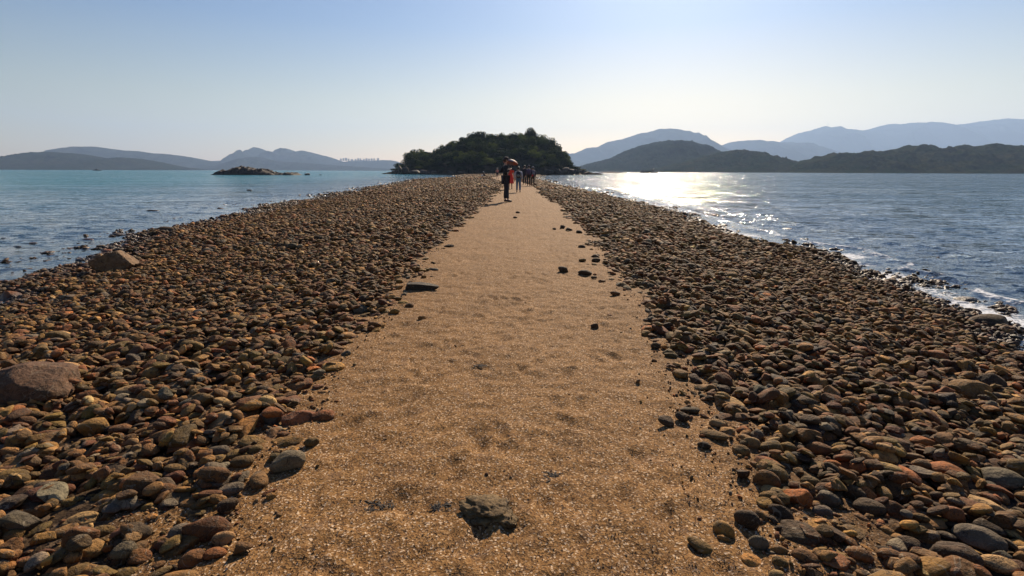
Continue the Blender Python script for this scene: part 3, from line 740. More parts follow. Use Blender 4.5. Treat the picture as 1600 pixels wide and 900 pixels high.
for base, L_ in pend.items():
    if len(L_) == 1: labels[L_[0]] = base; continue
    L_.sort(key=lambda k: px_[k])
    names = ['leftmost', 'second from left,', 'third from left,', 'fourth from left,', 'fifth from left,', 'sixth from left,', 'seventh from left,']
    if len(L_) == 2: nm2 = ['left hand', 'right hand']
    elif len(L_) == 3: nm2 = ['leftmost', 'middle', 'rightmost']
    else: nm2 = names[:len(L_) - 1] + ['rightmost']
    for k, i in enumerate(L_): labels[i] = (nm2[min(k, len(nm2) - 1)] + ' ' + base)
for i in order[:300]:
    s = 4
    big = A[i] * 800 / pw_[i] > 22
    v = shape(ICO[4 if big else 3][0], int(PI_[i]) + 1000 * (i % 7), PI_[i] % 3 != 1, 0.006)
    v = v * np.array([A[i], B[i], Cc[i]]) @ RR[i].T
    o = np_mesh("cobble", v, ICO[4 if big else 3][1], M_STONE, {"tint": np.repeat(TINT[i][None], len(v), 0)})
    o.location = P[i]
    w = labels[i].split()
    tag(o, ' '.join(w[:16]), "cobble", "largest cobbles of the banks")

# --- rocks modelled one by one
def big_rock(name, label, cat, loc, dims, yaw, seed, planes, tint, fine=0.012, sub=5, sink=0.0, noise=0.03, tilt=(0, 0)):
    V = ICO[sub][0].copy(); r = np.random.default_rng(seed)
    for n, d in planes:
        n = np.array(n, float); n /= np.linalg.norm(n); over = V @ n - d; V = V - np.outer(np.maximum(over, 0) * .95, n)
    for i in range(6):
        kv = r.normal(size=3) * 1.6; V = V * (1 + noise * np.sin(V @ kv + r.uniform(0, 6.3)))[:, None]
    for i in range(26):
        kv = r.normal(size=3) * (4 + i * 1.6); V = V * (1 + fine * 0.93 ** i * np.sin(V @ kv + r.uniform(0, 6.3)))[:, None]
    mn, mx = V.min(0), V.max(0); V = (V - (mn + mx) / 2) / ((mx - mn) / 2)
    V = V * np.array(dims) / 2 @ rotmat(rad(yaw), *tilt).T
    V[:, 2] += -V[:, 2].min() - sink
    o = np_mesh(name, V, ICO[sub][1], M_STONE, {"tint": np.repeat(np.array([tint]), len(V), 0)})
    o.location = loc; tag(o, label, cat); return o
big_rock("boulder", "large rough reddish brown boulder, by far the biggest on the left bank", "boulder", (p_b.x - .02, p_b.y + .02, z_b), (.62, .44, .27), -6, 3,
         [((-.2, -.75, .5), .55), ((.55, -.35, .75), .62), ((-.5, .1, .8), .7), ((1, .1, .1), .85), ((.1, .5, .8), .75), ((.2, -1, .1), .62)], (.11, .056, .030), sink=.05)
big_rock("boulder", "angular tan boulder with a sharp lit peak by the left waterline", "boulder", (p_p.x, p_p.y, z_p), (.68, .48, .41), 12, 8,
         [((.75, .1, .62), .42), ((-.45, .0, .9), .38), ((.05, -.95, .3), .5), ((.3, -.7, .6), .5), ((-1, 0, .1), .9), ((0, .9, .5), .6)], (.17, .10, .05), sink=.06, noise=.015)
big_rock("rock_slab", "dark wedge shaped slab lying at the left edge of the sand path", "rock slab", (p_s.x, p_s.y, z_s), (.38, .15, .09), -4, 5,
         [((-.1, 0, 1), .5), ((.35, 0, 1), .42), ((.1, -1, .1), .45), ((-1, -.1, .1), .7)], (.035, .025, .016), noise=.01, fine=.006, sink=.02)
# pitted sponge-like rock half buried in the path
V = ICO[5][0].copy(); r = np.random.default_rng(5)
for i in range(8):
    kv = r.normal(size=3) * 2.2; V = V * (1 + .055 * np.sin(V @ kv + r.uniform(0, 6.3)))[:, None]
for i in range(60):
    c = r.normal(size=3); c[2] = abs(c[2]) * .7; c /= np.linalg.norm(c)
    d2 = ((ICO[5][0] - c) ** 2).sum(1); V = V * (1 - r.uniform(.05, .2) * np.exp(-d2 / r.uniform(.006, .035)))[:, None]
for i in range(26):
    kv = r.normal(size=3) * (7 + i * 1.6); V = V * (1 + .016 * np.sin(V @ kv + r.uniform(0, 6.3)))[:, None]
V = V * np.array([.108, .090, .034])
kr = np_mesh("rock", V, ICO[5][1], M_STONE, {"tint": np.repeat(np.array([[.13, .085, .036]]), len(V), 0)})
kr.location = (p_k.x, p_k.y, g_at(p_k.x, p_k.y) + .004); kr.rotation_euler = (rad(4), 0, rad(-14))
tag(kr, "pitted dark olive lump of rock half buried mid path", "rock")

# --- small pebbles and shell grit near the camera
def bits(name, label, cat, xs, ys, sz, tints, sub, lift=.35, proto=True):
    n = len(xs); g = ground_h(xs, ys)[0] + sand_relief(xs, ys)
    V0, F0 = (ICO[1] if sub == 1 else OCT)
    q = RNG.normal(size=(n, 4)); q /= np.linalg.norm(q, axis=1)[:, None]
    w, a, b, c = q.T
    Rm = np.stack([np.stack([1 - 2 * (b * b + c * c), 2 * (a * b - c * w), 2 * (a * c + b * w)], -1),
                   np.stack([2 * (a * b + c * w), 1 - 2 * (a * a + c * c), 2 * (b * c - a * w)], -1),
                   np.stack([2 * (a * c - b * w), 2 * (b * c + a * w), 1 - 2 * (a * a + b * b)], -1)], 1)
    sc = np.stack([sz, sz * RNG.uniform(.5, .9, n), sz * RNG.uniform(.3, .7, n)], 1)
    v = np.einsum('nij,nvj->nvi', Rm, V0[None] * sc[:, None]) + np.stack([xs, ys, g + sz * lift], 1)[:, None]
    f = (F0[None] + (np.arange(n) * len(V0))[:, None, None]).reshape(-1, 3)
    o = np_mesh(name, v.reshape(-1, 3), f, M_STONE, {"tint": np.repeat(tints, len(V0), 0)}, smooth=(sub == 1))
    tag(o, label, cat, None, "stuff"); return o
OCT = (np.array([[1, 0, 0], [-1, 0, 0], [0, 1, 0], [0, -1, 0], [0, 0, 1], [0, 0, -1]], float),
       np.array([[0, 2, 4], [2, 1, 4], [1, 3, 4], [3, 0, 4], [2, 0, 5], [1, 2, 5], [3, 1, 5], [0, 3, 5]]))
n = 90000
ys = 1.15 + 6.5 * RNG.uniform(size=n) ** 1.7; xs = RNG.uniform(-1, 1, n) * (ys * 1.05 + .3)
L, R, _, _ = edges(ys); d = np.maximum(L - xs, xs - R)
k = (d < .5) & (RNG.uniform(size=n) < np.clip(.55 + 1.6 * fbm(xs * 4, ys * 4, 61, 3) + .5 * (d > -.1), .08, 1)); xs, ys = xs[k], ys[k]
gc = np.array([(.6, .52, .43), (.33, .21, .11), (.27, .15, .07), (.05, .035, .028), (.12, .07, .04), (.4, .27, .16)])
ti = gc[RNG.choice(6, len(xs), p=[.14, .28, .2, .13, .15, .10])]
bits("shell_grit", "coarse shell and stone grit strewn over the path", "grit", xs, ys, np.exp(RNG.normal(-6.1, .33, len(xs))), ti, 0)
n = 26000
ys = 1.1 + 9 * RNG.uniform(size=n) ** 1.5; xs = RNG.uniform(-1, 1, n) * (ys * 1.05 + .3)
L, R, _, _ = edges(ys); d = np.maximum(L - xs, xs - R)
k = ((d > .0) & (RNG.uniform(size=n) < np.exp(-np.abs(d - .3) / .5))) | ((d > -.16) & (d <= 0) & (RNG.uniform(size=n) < .05)) | (RNG.uniform(size=n) < .005)
xs, ys = xs[k], ys[k]
ti = np.clip(pal[RNG.choice(10, len(xs), p=[.2, .12, .2, .12, .1, .06, .06, .07, .06, .01])] * np.exp(RNG.normal(0, .25, (len(xs), 1))), .01, .7)
bits("pebbles", "small pebbles between the cobbles and along the path margins", "pebbles", xs, ys, np.exp(RNG.normal(-4.75, .4, len(xs))), ti, 1, .2)


# --- scraps of dark weed on the sand
M_WEED = plain("dried_weed", (.03, .024, .018), .9, .4, 60)
for px, py, w, lb in ((590, 789, 50, "dark scrap of dried weed beside the pitted rock"), (686, 791, 34, "thin dark weed scrap touching the pitted rock's path side"),
                      (750, 573, 20, "little dark weed tuft in the middle of the path"), (860, 742, 40, "curved line of dark weed on the path beyond the pitted rock")):
    p = on_plane(px, py, 0); sc = w / 800 * project([p.x, p.y, 0])[2] / 2; bm = bmesh.new(); zz = g_at(p.x, p.y) + float(sand_relief(np.array([p.x]), np.array([p.y]))[0])
    for k in range(38):
        a, rr = random.uniform(0, 6.28), random.random() ** .7; x, y = rr * sc * math.cos(a), rr * sc * .55 * math.sin(a) + .25 * sc * math.sin(x * 30 if k else 0)
        L_ = random.uniform(.006, .02); an = random.uniform(0, 6.28); d_ = Vector((math.cos(an), math.sin(an), random.uniform(-.1, .2))) * L_; n_ = Vector((-math.sin(an), math.cos(an), .3)) * random.uniform(.0012, .003); c0 = Vector((x, y, random.uniform(0, .003)))
        v_ = [bm.verts.new(c0 - d_ - n_), bm.verts.new(c0 - d_ + n_), bm.verts.new(c0 + n_ * 1.4 + Vector((0, 0, .004))), bm.verts.new(c0 - n_ * 1.4 + Vector((0, 0, .004))), bm.verts.new(c0 + d_ + n_), bm.verts.new(c0 + d_ - n_)]
        bm.faces.new((v_[0], v_[1], v_[2], v_[3])); bm.faces.new((v_[3], v_[2], v_[4], v_[5]))
    o = bm_obj("weed_scrap", bm, M_WEED, None, False); o.location = (p.x, p.y, zz); tag(o, lb, "seaweed", "weed scraps on the sand")

# ------------------------------------------------------------------ the wooded island at the end of the spit
def crown_mesh(seed, n_lobes, cards, tint):
    """leaf clumps spread through several lobes; unit tree: crown spans about -1..1 in x, y and 0..1.5 in z"""
    r = np.random.default_rng(seed); C = []; N = []
    for i in range(n_lobes):
        an = r.uniform(0, 6.28); rr = r.uniform(.1, .62)
        ctr = np.array([rr * math.cos(an), rr * math.sin(an), r.uniform(.35, 1.15) - rr * .35]); s = np.array([r.uniform(.3, .52)] * 2 + [r.uniform(.22, .36)])
        d = r.normal(size=(cards, 3)); d /= np.linalg.norm(d, axis=1)[:, None]
        q = r.uniform(.55, 1.05, (cards, 1)) ** .6
        C.append(ctr + d * s * q); N.append(d * .8 + r.normal(size=(cards, 3)) * .55 + [0, 0, .35])
    C = np.concatenate(C); N = np.concatenate(N); N /= np.linalg.norm(N, axis=1)[:, None]; m = len(C)
    t1 = np.cross(N, r.normal(size=(m, 3))); t1 /= np.linalg.norm(t1, axis=1)[:, None]; t2 = np.cross(N, t1)
    sz = r.uniform(.035, .075, (m, 1))
    V = np.stack([C + t1 * sz, C + t2 * sz * .7 + N * sz * .15, C - t1 * sz, C - t2 * sz * .7], 1).reshape(-1, 3)
    F = np.arange(m * 4).reshape(-1, 4)
    tn = np.array(tint) * np.exp(r.normal(0, .22, (m, 1)))
    return V, F, np.repeat(tn, 4, 0)

def trunk_mesh(seed):
    r = np.random.default_rng(seed); V = []; F = []
    def tube(p0, p1, r0, r1, bend):
        p0, p1 = np.array(p0, float), np.array(p1, float); k = 6; rows = 5; base = sum(len(v) for v in V)
        vv = []
        for j in range(rows):
            t = j / (rows - 1); c = p0 + (p1 - p0) * t + np.array([bend, -bend, 0]) * math.sin(t * math.pi); rr = r0 + (r1 - r0) * t
            for a in range(k): vv.append(c + rr * np.array([math.cos(a / k * 6.283), math.sin(a / k * 6.283), 0]))
        V.append(np.array(vv))
        for j in range(rows - 1):
            for a in range(k): F.append([base + j * k + a, base + j * k + (a + 1) % k, base + (j + 1) * k + (a + 1) % k, base + (j + 1) * k + a])
    tube((0, 0, -.5), (.03, .02, .75), .07, .04, .03)
    for i in range(6):
        an = i * 1.05 + r.uniform(-.3, .3); tube((0.02, 0, .1 + .08 * i), (.5 * math.cos(an), .5 * math.sin(an), .55 + .1 * i), .035, .012, .04)
    return np.concatenate(V), np.array(F)

GREENS = [(.014, .026, .008), (.011, .020, .008), (.042, .058, .013), (.013, .024, .011), (.06, .072, .016), (.018, .028, .008)]  # the two lighter greens put the look of sunlit crowns into leaf colour
CROWNS = [crown_mesh(200 + i, 8 + i % 4, 170, GREENS[i % 6]) for i in range(12)] + [crown_mesh(230, 8, 150, (.11, .125, .03)), crown_mesh(231, 6, 140, (.14, .115, .035))]  # last two crowns are brighter, sunlight painted into their leaf tint
TRUNKS = [trunk_mesh(300 + i) for i in range(3)]
def isl_z(x, y): return float(island_h(np.array([x]), np.array([y]))[0])

SKY_TREES = [  # px, top py, crown radius m, crown index, label
 (650, 230, 4.6, 0, "broad tree with a gap under its crown at the island's low western end"),
 (668, 236, 3.2, 1, "small rounded tree beside the saddle near the island's western end"),
 (641, 246, 3.0, 3, "leaning tree low over the rocks at the island's western tip"),
 (692, 226, 3.6, 2, "round tree where the island's skyline starts to climb"),
 (706, 220, 3.4, 4, "pale topped tree on the island's western slope skyline"),
 (722, 213, 3.8, 5, "tree midway up the island's western skyline"),
 (738, 206, 4.2, 6, "dark double crowned tree at the western end of the island's crest"),
 (752, 203, 4.4, 1, "tall dark tree topping the western half of the island's crest"),
 (768, 206, 3.6, 8, "yellow green flat topped tree on the island's crest"),
 (784, 207, 3.6, 2, "low even tree in the middle of the island's crest"),
 (800, 204, 3.6, 9, "bushy tree with a pointed top just west of the island's highest tree"),
 (813, 207, 3.2, 4, "light green tree in the dip beside the island's highest tree"),
 (830, 198, 4.8, 3, "highest tree of the island, a domed crown with gaps of sky"),
 (847, 208, 4.0, 10, "spreading tree just east of the island's highest tree"),
 (861, 214, 3.8, 11, "flat layered tree stepping down the island's eastern skyline"),
 (873, 224, 3.8, 0, "dark tree at the shoulder of the island's eastern slope"),
 (882, 241, 3.6, 5, "rounded tree on the island's steep eastern edge"),
 (887, 250, 3.0, 2, "bright green tree hanging at the island's eastern edge"),
 (893, 261, 2.0, 4, "small shrubby tree lowest on the island's eastern point"),
]
def tree(name, label, x, y, z0, rad_, h, ci, group):
    root = empty(name, (x, y, z0), random.uniform(0, 6.28)); tag(root, label, "tree", group)
    sc = np.array([rad_, rad_, h / 1.35])
    V, Fc, tn = CROWNS[ci]
    np_mesh("crown", V * sc, Fc, M_LEAF, {"tint": tn}, smooth=False, parent=root)
    V, Fc = TRUNKS[ci % 3]; np_mesh("trunk", V * sc, Fc, M_BARK, parent=root)
    return root
for px, py, r_, ci, lb in SKY_TREES:
    p = at_y(px, py, ISL_Y - 2); z0 = isl_z(p.x, p.y); h = max(p.z - z0, 2.2)
    tree("broadleaf_tree", lb, p.x, p.y, z0, r_, h, ci, "trees along the island's skyline")
FRONT = [(800, 246, 3.4, 12, "pale green tree low on the island's front slope, sunlight painted into its leaves"), (818, 247, 2.6, 12, "green tree painted as sunlit beside the pale one on the island's front slope"),
         (868, 252, 2.8, 13, "bush painted a sunlit olive yellow behind the rocks at the island's eastern foot"), (856, 251, 2.2, 13, "small bush painted as sunlit at the island's eastern foot"), (846, 235, 3.2, 2, "bright crowned tree halfway up the island's eastern face")]
for px, py, r_, ci, lb in FRONT:
    Yf = 252.0; p = at_y(px, py, Yf)
    for _ in range(6):
        if isl_z(p.x, Yf) + 4.5 < p.z and Yf < 280: Yf += 3; p = at_y(px, py, Yf)
    z0 = min(isl_z(p.x, Yf), p.z - 2.5)
    tree("broadleaf_tree", lb, p.x, Yf, z0, r_, p.z - z0, ci, "trees on the island's front slope")

WV, WF, WC = [], [], []; off = 0
pts = []
for _ in range(9000):
    x = random.uniform(IX.min(), IX.max()); y = random.uniform(ISL_F - 2, 318)
    z = isl_z(x, y)
    if z < 1.1 + .8 * random.random(): continue
    r_ = random.uniform(3.0, 5.0)
    if any((x - a) ** 2 + (y - b) ** 2 < (.50 * (r_ + c)) ** 2 for a, b, c in pts): continue
    pts.append((x, y, r_))
    top = np.interp(x, IX, IZ); h = max(min(random.uniform(4.6, 6.2), top - z - .3), 1.5) if y > 262 else random.uniform(3.2, 5.5) * (.55 if z < 2.5 else 1)
    V, Fc, tn = CROWNS[random.randrange(12)]; a = random.uniform(0, 6.28); ca, sa = math.cos(a), math.sin(a)
    v = V * np.array([r_, r_, h / 1.35]); v = v @ np.array([[ca, sa, 0], [-sa, ca, 0], [0, 0, 1]]) + [x, y, z - .3]
    WV.append(v); WF.append(Fc + off); WC.append(tn * random.uniform(.7, 1.25)); off += len(V)
print("wood trees", len(pts))
wood = np_mesh("woodland", np.concatenate(WV), np.concatenate(WF), M_LEAF, {"tint": np.concatenate(WC)}, smooth=False)
tag(wood, "dense dark green broadleaf wood covering the island", "woodland", None, "stuff")

# the island's body, a finer sheet 10 cm above the coarse ground sheet
M_CLIFF = make_hill_mat("island_rock", (.022, .02, .013), (.06, .045, .033), 0.25)
ix = np.arange(IX.min() - 3, IX.max() + 3, .5); iy = np.arange(ISL_F - 6, ISL_B + 6, .6)
XX, YY = np.meshgrid(ix, iy); ZZ = island_h(XX, YY) + .1
ZZ = ZZ + np.where(ZZ < 3.5, 1, .3) * (.5 * fbm(XX / 2.2, YY / 1.4, 130, 4) + .5 * np.abs(vnoise(XX / 5, YY / 3, 133)))
tag(np_mesh("island_hill", np.stack([XX, YY, ZZ], -1).reshape(-1, 3), grid_faces(len(ix), len(iy)), M_CLIFF), "rocky ground of the wooded island", None, None, "structure")

# boulders round the island's foot
RT = [(.035, .026, .020), (.055, .040, .030), (.085, .062, .046), (.025, .02, .017)]
def shore_rock(px, py, w, h, Yr, label, group, name="shore_rock", t=None, seed=0, tilt=(0, 0), depth=.7, cat="rock"):
    s = math.hypot(Yr, 0) / 800; z = None; p = at_y(px, py, Yr)
    v = shape(ICO[4][0], 500 + seed, True, .012) * np.array([w * s / 2, w * s / 2 * depth, h * s * .62]) @ rotmat(0, *tilt).T
    o = np_mesh(name, v, ICO[4][1], M_DARKROCK, {"tint": np.repeat(np.array([t or RT[seed % 4]]), len(v), 0)})
    o.location = (p.x, Yr, p.z - h * s * .1); tag(o, label, cat, group); return o
M_DARKROCK = NT("dark_rock"); t_ = M_DARKROCK
c_ = t_.mix(1.0, t_.attr("tint"), t_.mix(t_.maprange(t_.noise(1.2, 6, .7), .3, .7), (.5, .48, .45), (1.5, 1.45, 1.35)), 'MULTIPLY')
t_.l.new(c_, t_.b.inputs['Base Color']); t_.b.inputs['Roughness'].default_value = .8
t_.l.new(t_.bump(t_.noise(3, 6, .7), 1.0, .25), t_.b.inputs['Normal']); M_DARKROCK = t_.m
FOOT_ROCKS = [(614, 269, 6, 4, 'lowest dark rock at the very tip of the island’s western point'), (619, 268, 6, 6, 'pointed dark rock one in from the western tip of the island'), (625, 264, 8, 10, 'tall dark rock stack below the western trees of the island'),
 (633, 266, 12, 10, 'sloping dark rock slab under the western trees of the island'), (646, 269, 20, 5, 'long low rock shelf along the island’s western foot'), (664, 269, 16, 6, 'tan streaked ledge on the island’s western foot'), (678, 269.5, 10, 5, 'pale block of rock at the western waterline of the island'),
 (690, 270, 12, 6, 'dark rock between the pale block and the beach end of the island'), (704, 269.5, 12, 6, 'rounded dark rock at the front foot of the island, west side'), (697, 257, 9, 4, 'bare grey outcrop showing among the trees of the island'),
 (720, 270, 12, 5, 'low dark rock behind the far cobbles, west of the squatting person'), (738, 269, 13, 6, 'dark rock just west of the squatting person'), (748, 267, 10, 7, 'upright dark rock behind the squatting person'),
 (766, 269, 10, 6, 'dark rock between the squatting person and the red topped walker'), (845, 267, 12, 6, 'dark rock just east of the group of walkers'), (858, 268, 14, 6, 'grey rock below the sunlit bush of the island'), (866, 264, 9, 5, 'pale topped boulder below the olive yellow bush'),
 (874, 268, 12, 7, 'brown boulder at the island’s eastern foot'), (884, 266, 12, 8, 'large dark boulder under the eastern edge trees'), (893, 268, 12, 7, 'dark boulder east of the large one under the trees'), (901, 268, 10, 6, 'wedge of rock on the island’s eastern point'),
 (909, 268, 8, 5, 'small peaked rock on the island’s eastern point'), (917, 270, 10, 3, 'flat rock near the end of the island’s eastern point'), (928, 271, 9, 2, 'lowest rock awash at the end of the island’s eastern point')]
for k, (px, py, w, h, lb) in enumerate(FOOT_ROCKS):
    shore_rock(px, py, w, h, 241 + (k * 7 % 5), lb, "rocks at the foot of the island", seed=k, tilt=(random.uniform(-.2, .2), -.1), cat="rock")

# dark islet left of the spit, with two satellites
ip = [(338, 273), (345, 268), (352, 266.5), (358, 268), (364, 265), (372, 262), (378, 261), (381, 264), (385, 262), (392, 263), (400, 264.5), (412, 265), (424, 268), (432, 270), (440, 271), (446, 271), (455, 270), (462, 271.5), (466, 273)]
Yi = 190.0; q = [at_y(a, b, Yi) for a, b in ip]; qx = np.array([p.x for p in q]); qz = np.array([p.z for p in q])
ax = np.arange(qx.min() - .5, qx.max() + .5, .16); ay = np.arange(-5.5, 5.5, .22)
XX, YY = np.meshgrid(ax, ay); tp = np.interp(XX, qx, qz, left=Z_W - .6, right=Z_W - .6)
pr = np.sqrt(np.clip(1 - (YY / 5) ** 2, 0, 1)); ZZ = (Z_W - .5) + (tp - Z_W + .5) * np.clip(pr * 1.15 * (1 - .3 * np.abs(fbm(XX / 1.2, YY / 1.2, 140, 3))), 0, 1.02) + .55 * fbm(XX / .9, YY / .9, 141, 4) * pr + .5 * np.round(2 * fbm(XX / 2.2, YY / 1.5, 143, 2)) / 2 * pr
o = np_mesh("rock_islet", np.stack([XX, YY + Yi, ZZ], -1).reshape(-1, 3), grid_faces(len(ax), len(ay)), M_DARKROCK, {"tint": np.repeat(np.array([(.030, .020, .012)]), XX.size, 0)})
tag(o, "long low brown rock islet lying in the sea to the left of the island", "islet")
shore_rock(480, 272, 9, 2.6, 192, "small dark rock just off the end of the low rock islet", None, seed=3, t=(.06, .04, .03)); shore_rock(501, 273.2, 5, 1.4, 194, "tiny rock awash between the rock islet and the spit", None, seed=7, t=(.05, .04, .03))
# low reef and the stick on it, beyond the island's eastern point
shore_rock(956, 270, 42, 3.2, 560, "low brown reef just beyond the island's eastern point", None, name="reef", seed=9, t=(.06, .04, .03), depth=.5, cat="reef")

# ------------------------------------------------------------------ boats, masts, towers far away
def boxes_bm(lst):
    bm = bmesh.new()
    for (x0, x1, y0, y1, z0, z1) in lst:
        g = bmesh.ops.create_cube(bm, size=1.0)
        bmesh.ops.scale(bm, vec=(x1 - x0, y1 - y0, z1 - z0), verts=g['verts']); bmesh.ops.translate(bm, vec=((x0 + x1) / 2, (y0 + y1) / 2, (z0 + z1) / 2), verts=g['verts'])
    return bm
def hull_bm(L, Bm, Hh):
    bm = bmesh.new(); rows = []
    for i in range(13):
        t = i / 12; x = (t - .5) * L; w = Bm / 2 * (1 - max(0, (t - .55) / .45) ** 2.2) * (.8 + .2 * min(1, t * 4)); sh = Hh * (1 + .35 * max(0, t - .5) * 2 ** .5)
        rows.append([bm.verts.new(v) for v in ((x, -w, sh), (x, -w * .85, 0), (x, 0, -.4), (x, w * .85, 0), (x, w, sh))])
    for a, b in zip(rows, rows[1:]):
        for k in range(4): bm.faces.new((a[k], b[k], b[k + 1], a[k + 1]))
        bm.faces.new((a[4], b[4], b[0], a[0]))
    bm.faces.new(rows[0]); bm.faces.new(rows[-1][::-1])
    return bm
M_HULL = plain("dark_hull", (.03, .03, .035)); M_CAB = plain("boat_cabin", (.12, .11, .11)); M_WHITE = plain("pale_paint", (.6, .6, .58)); M_STEEL = plain("steel", (.2, .2, .21))
p = at_y(152, 265.6, 900)
bt = empty("fishing_boat", (p.x, 900, Z_W), 0); tag(bt, "small dark fishing boat on the open sea before the left hills", "boat")
bm_obj("hull", hull_bm(14, 3.6, 1.1), M_HULL, bt, False); bm_obj("cabin", boxes_bm([(-3.5, .5, -1.2, 1.2, 1.0, 2.3), (-3.9, .9, -1.4, 1.4, 2.3, 2.45)]), M_CAB, bt, False)
bm_obj("mast", boxes_bm([(1.4, 1.5, -.05, .05, 1.0, 3.0)]), M_STEEL, bt, False)
p = at_y(1014, 269, 640)
bt = empty("ferry", (p.x, 640, Z_W), 0); tag(bt, "long low passenger ferry lying on the glittering water right of the island", "ferry")
bm_obj("hull", hull_bm(22, 5, 1.0), M_HULL, bt, False)
cb_ = bm_obj("cabin", boxes_bm([(-9.5, 5.5, -2, 2, 1.0, 2.3), (-9.8, 6.2, -2.2, 2.2, 2.3, 2.5), (2.2, 5.2, -1.5, 1.5, 2.5, 3.7)]), M_CAB, bt, False)
bm_obj("window", boxes_bm([(-9 + 1.5 * k, -8 + 1.5 * k, -2.03, -1.98, 1.45, 2.05) for k in range(9)]), M_HULL, cb_, False)
bm_obj("mast", boxes_bm([(5.4, 5.6, -.1, .1, 1.0, 5.6), (4.8, 6.2, -.05, .05, 4.9, 5.0)]), M_WHITE, bt, False)

def lattice(h, w):
    bm = bmesh.new()
    def bar(a, b, r):
        a, b = Vector(a), Vector(b); g = bmesh.ops.create_cone(bm, segments=5, radius1=r, radius2=r, depth=(b - a).length, cap_ends=True)
        m = Matrix.Translation((a + b) / 2) @ (b - a).to_track_quat('Z', 'Y').to_matrix().to_4x4(); bmesh.ops.transform(bm, matrix=m, verts=g['verts'])
    n = 6
    for i in range(n):
        z0, z1 = h * i / n, h * (i + 1) / n; w0, w1 = w * (1 - i / n * .8), w * (1 - (i + 1) / n * .8)
        for sx, sy in ((1, 1), (-1, 1), (-1, -1), (1, -1)):
            bar((sx * w0, sy * w0, z0), (sx * w1, sy * w1, z1), w * .12); bar((sx * w0, sy * w0, z0), (-sy * w1, sx * w1, z1), w * .08)
    return bm
for px, py, Yr, hpx, lb in ((1293, 197.5, 8980, 6, "thin radio mast on the sharp peak of the long hazy mountain"), (1490, 195.5, 8980, 6, "faint thin mast in the dip of the far mountain ridge")):
    p = at_y(px, py + .6, Yr); o = bm_obj("radio_mast", lattice(hpx * Yr / 800, 4 if px < 1400 else 2.5), M_STEEL); o.location = p; tag(o, lb, "radio mast")
M_TOWER = plain("pale_tower_block", (.38, .37, .36))
TW = [(533, 250, 2, 3), (537, 250, 2, 3.6), (541, 250, 2.4, 4.6), (545, 250.5, 1.8, 3.2), (550, 250.5, 3, 2.2), (556, 250.8, 2, 3), (560, 250.6, 2, 4.8), (563.5, 250.6, 1.6, 4.2), (569, 250.8, 2, 3.2), (573, 250.5, 2.4, 4.2), (577, 250.5, 2, 3.2), (581, 250.5, 2.2, 4.0), (585, 250.4, 1.8, 3.8), (591, 250.6, 2.4, 5.0)]
TN = ["western end tower of the hazy housing row on the ridge", "second tower from the western end of the hazy ridge row", "tall tower third along the hazy ridge row", "short tower just east of the first tall one on the hazy ridge", "wide low block in the gap of the hazy ridge row", "slim low tower after the wide block on the hazy ridge",
 "tallest tower in the middle of the hazy ridge row", "slender tower close against the tallest one on the hazy ridge", "lone low tower east of the middle pair on the hazy ridge", "broad tower starting the eastern group on the hazy ridge", "low tower second in the eastern group on the hazy ridge", "mid height tower third in the eastern group on the hazy ridge",
 "slim tower beside the last one on the hazy ridge", "tall tower ending the hazy ridge row at its eastern end"]
for (px, py, w, h), lb in zip(TW, TN):
    s = 5450 / 800; p = at_y(px, py + 1.5, 5450); W_, H_ = w * s * 1.1, (h * .62 + 1.5) * s
    o = bm_obj("apartment_tower", boxes_bm([(-W_ / 2, W_ / 2, -6, 6, 0, H_), (-W_ * .58, -W_ * .2, -4, 7, 0, H_ * .97), (-W_ * .2, W_ * .25, -3, 3, H_, H_ + 3)]), M_TOWER, None, False)
    o.location = p; tag(o, lb, "apartment tower", "apartment towers on the hazy ridge")

# ------------------------------------------------------------------ people
def skin(name, pts, edges_, mat, parent=None, root=0, sub=2):
    """pts: name -> ((x, y, z), rx[, ry]); edges_: pairs of names. A skin-modifier body."""
    keys = list(pts); me = bpy.data.meshes.new(name)
    me.from_pydata([pts[k][0] for k in keys], [(keys.index(a), keys.index(b)) for a, b in edges_], [])
    o = bpy.data.objects.new(name, me); col.objects.link(o)
    md = o.modifiers.new("skin", 'SKIN'); md.use_smooth_shade = True; md.branch_smoothing = .6
    sv = me.skin_vertices[0].data
    for i, k in enumerate(keys):
        r = pts[k][1:]; sv[i].radius = (r[0], r[1] if len(r) > 1 else r[0]); sv[i].use_root = (i == root)
    sb = o.modifiers.new("subdivision", 'SUBSURF'); sb.levels = sub; sb.render_levels = sub
    me.materials.append(mat)
    if parent: o.parent = parent
    return o
M_SKIN = plain("skin", (.42, .25, .17), .55, .08); M_HAIR = plain("hair", (.015, .012, .01), .5, .2)
def ell(name, c, r, mat, parent, sub=3, cut=None):
    bm = bmesh.new(); bmesh.ops.create_icosphere(bm, subdivisions=sub, radius=1)
    for v in bm.verts:
        v.co = Vector((v.co.x * r[0], v.co.y * r[1], v.co.z * r[2]))
        if cut: v.co = cut(v.co)
        v.co += Vector(c)
    return bm_obj(name, bm, mat, parent)

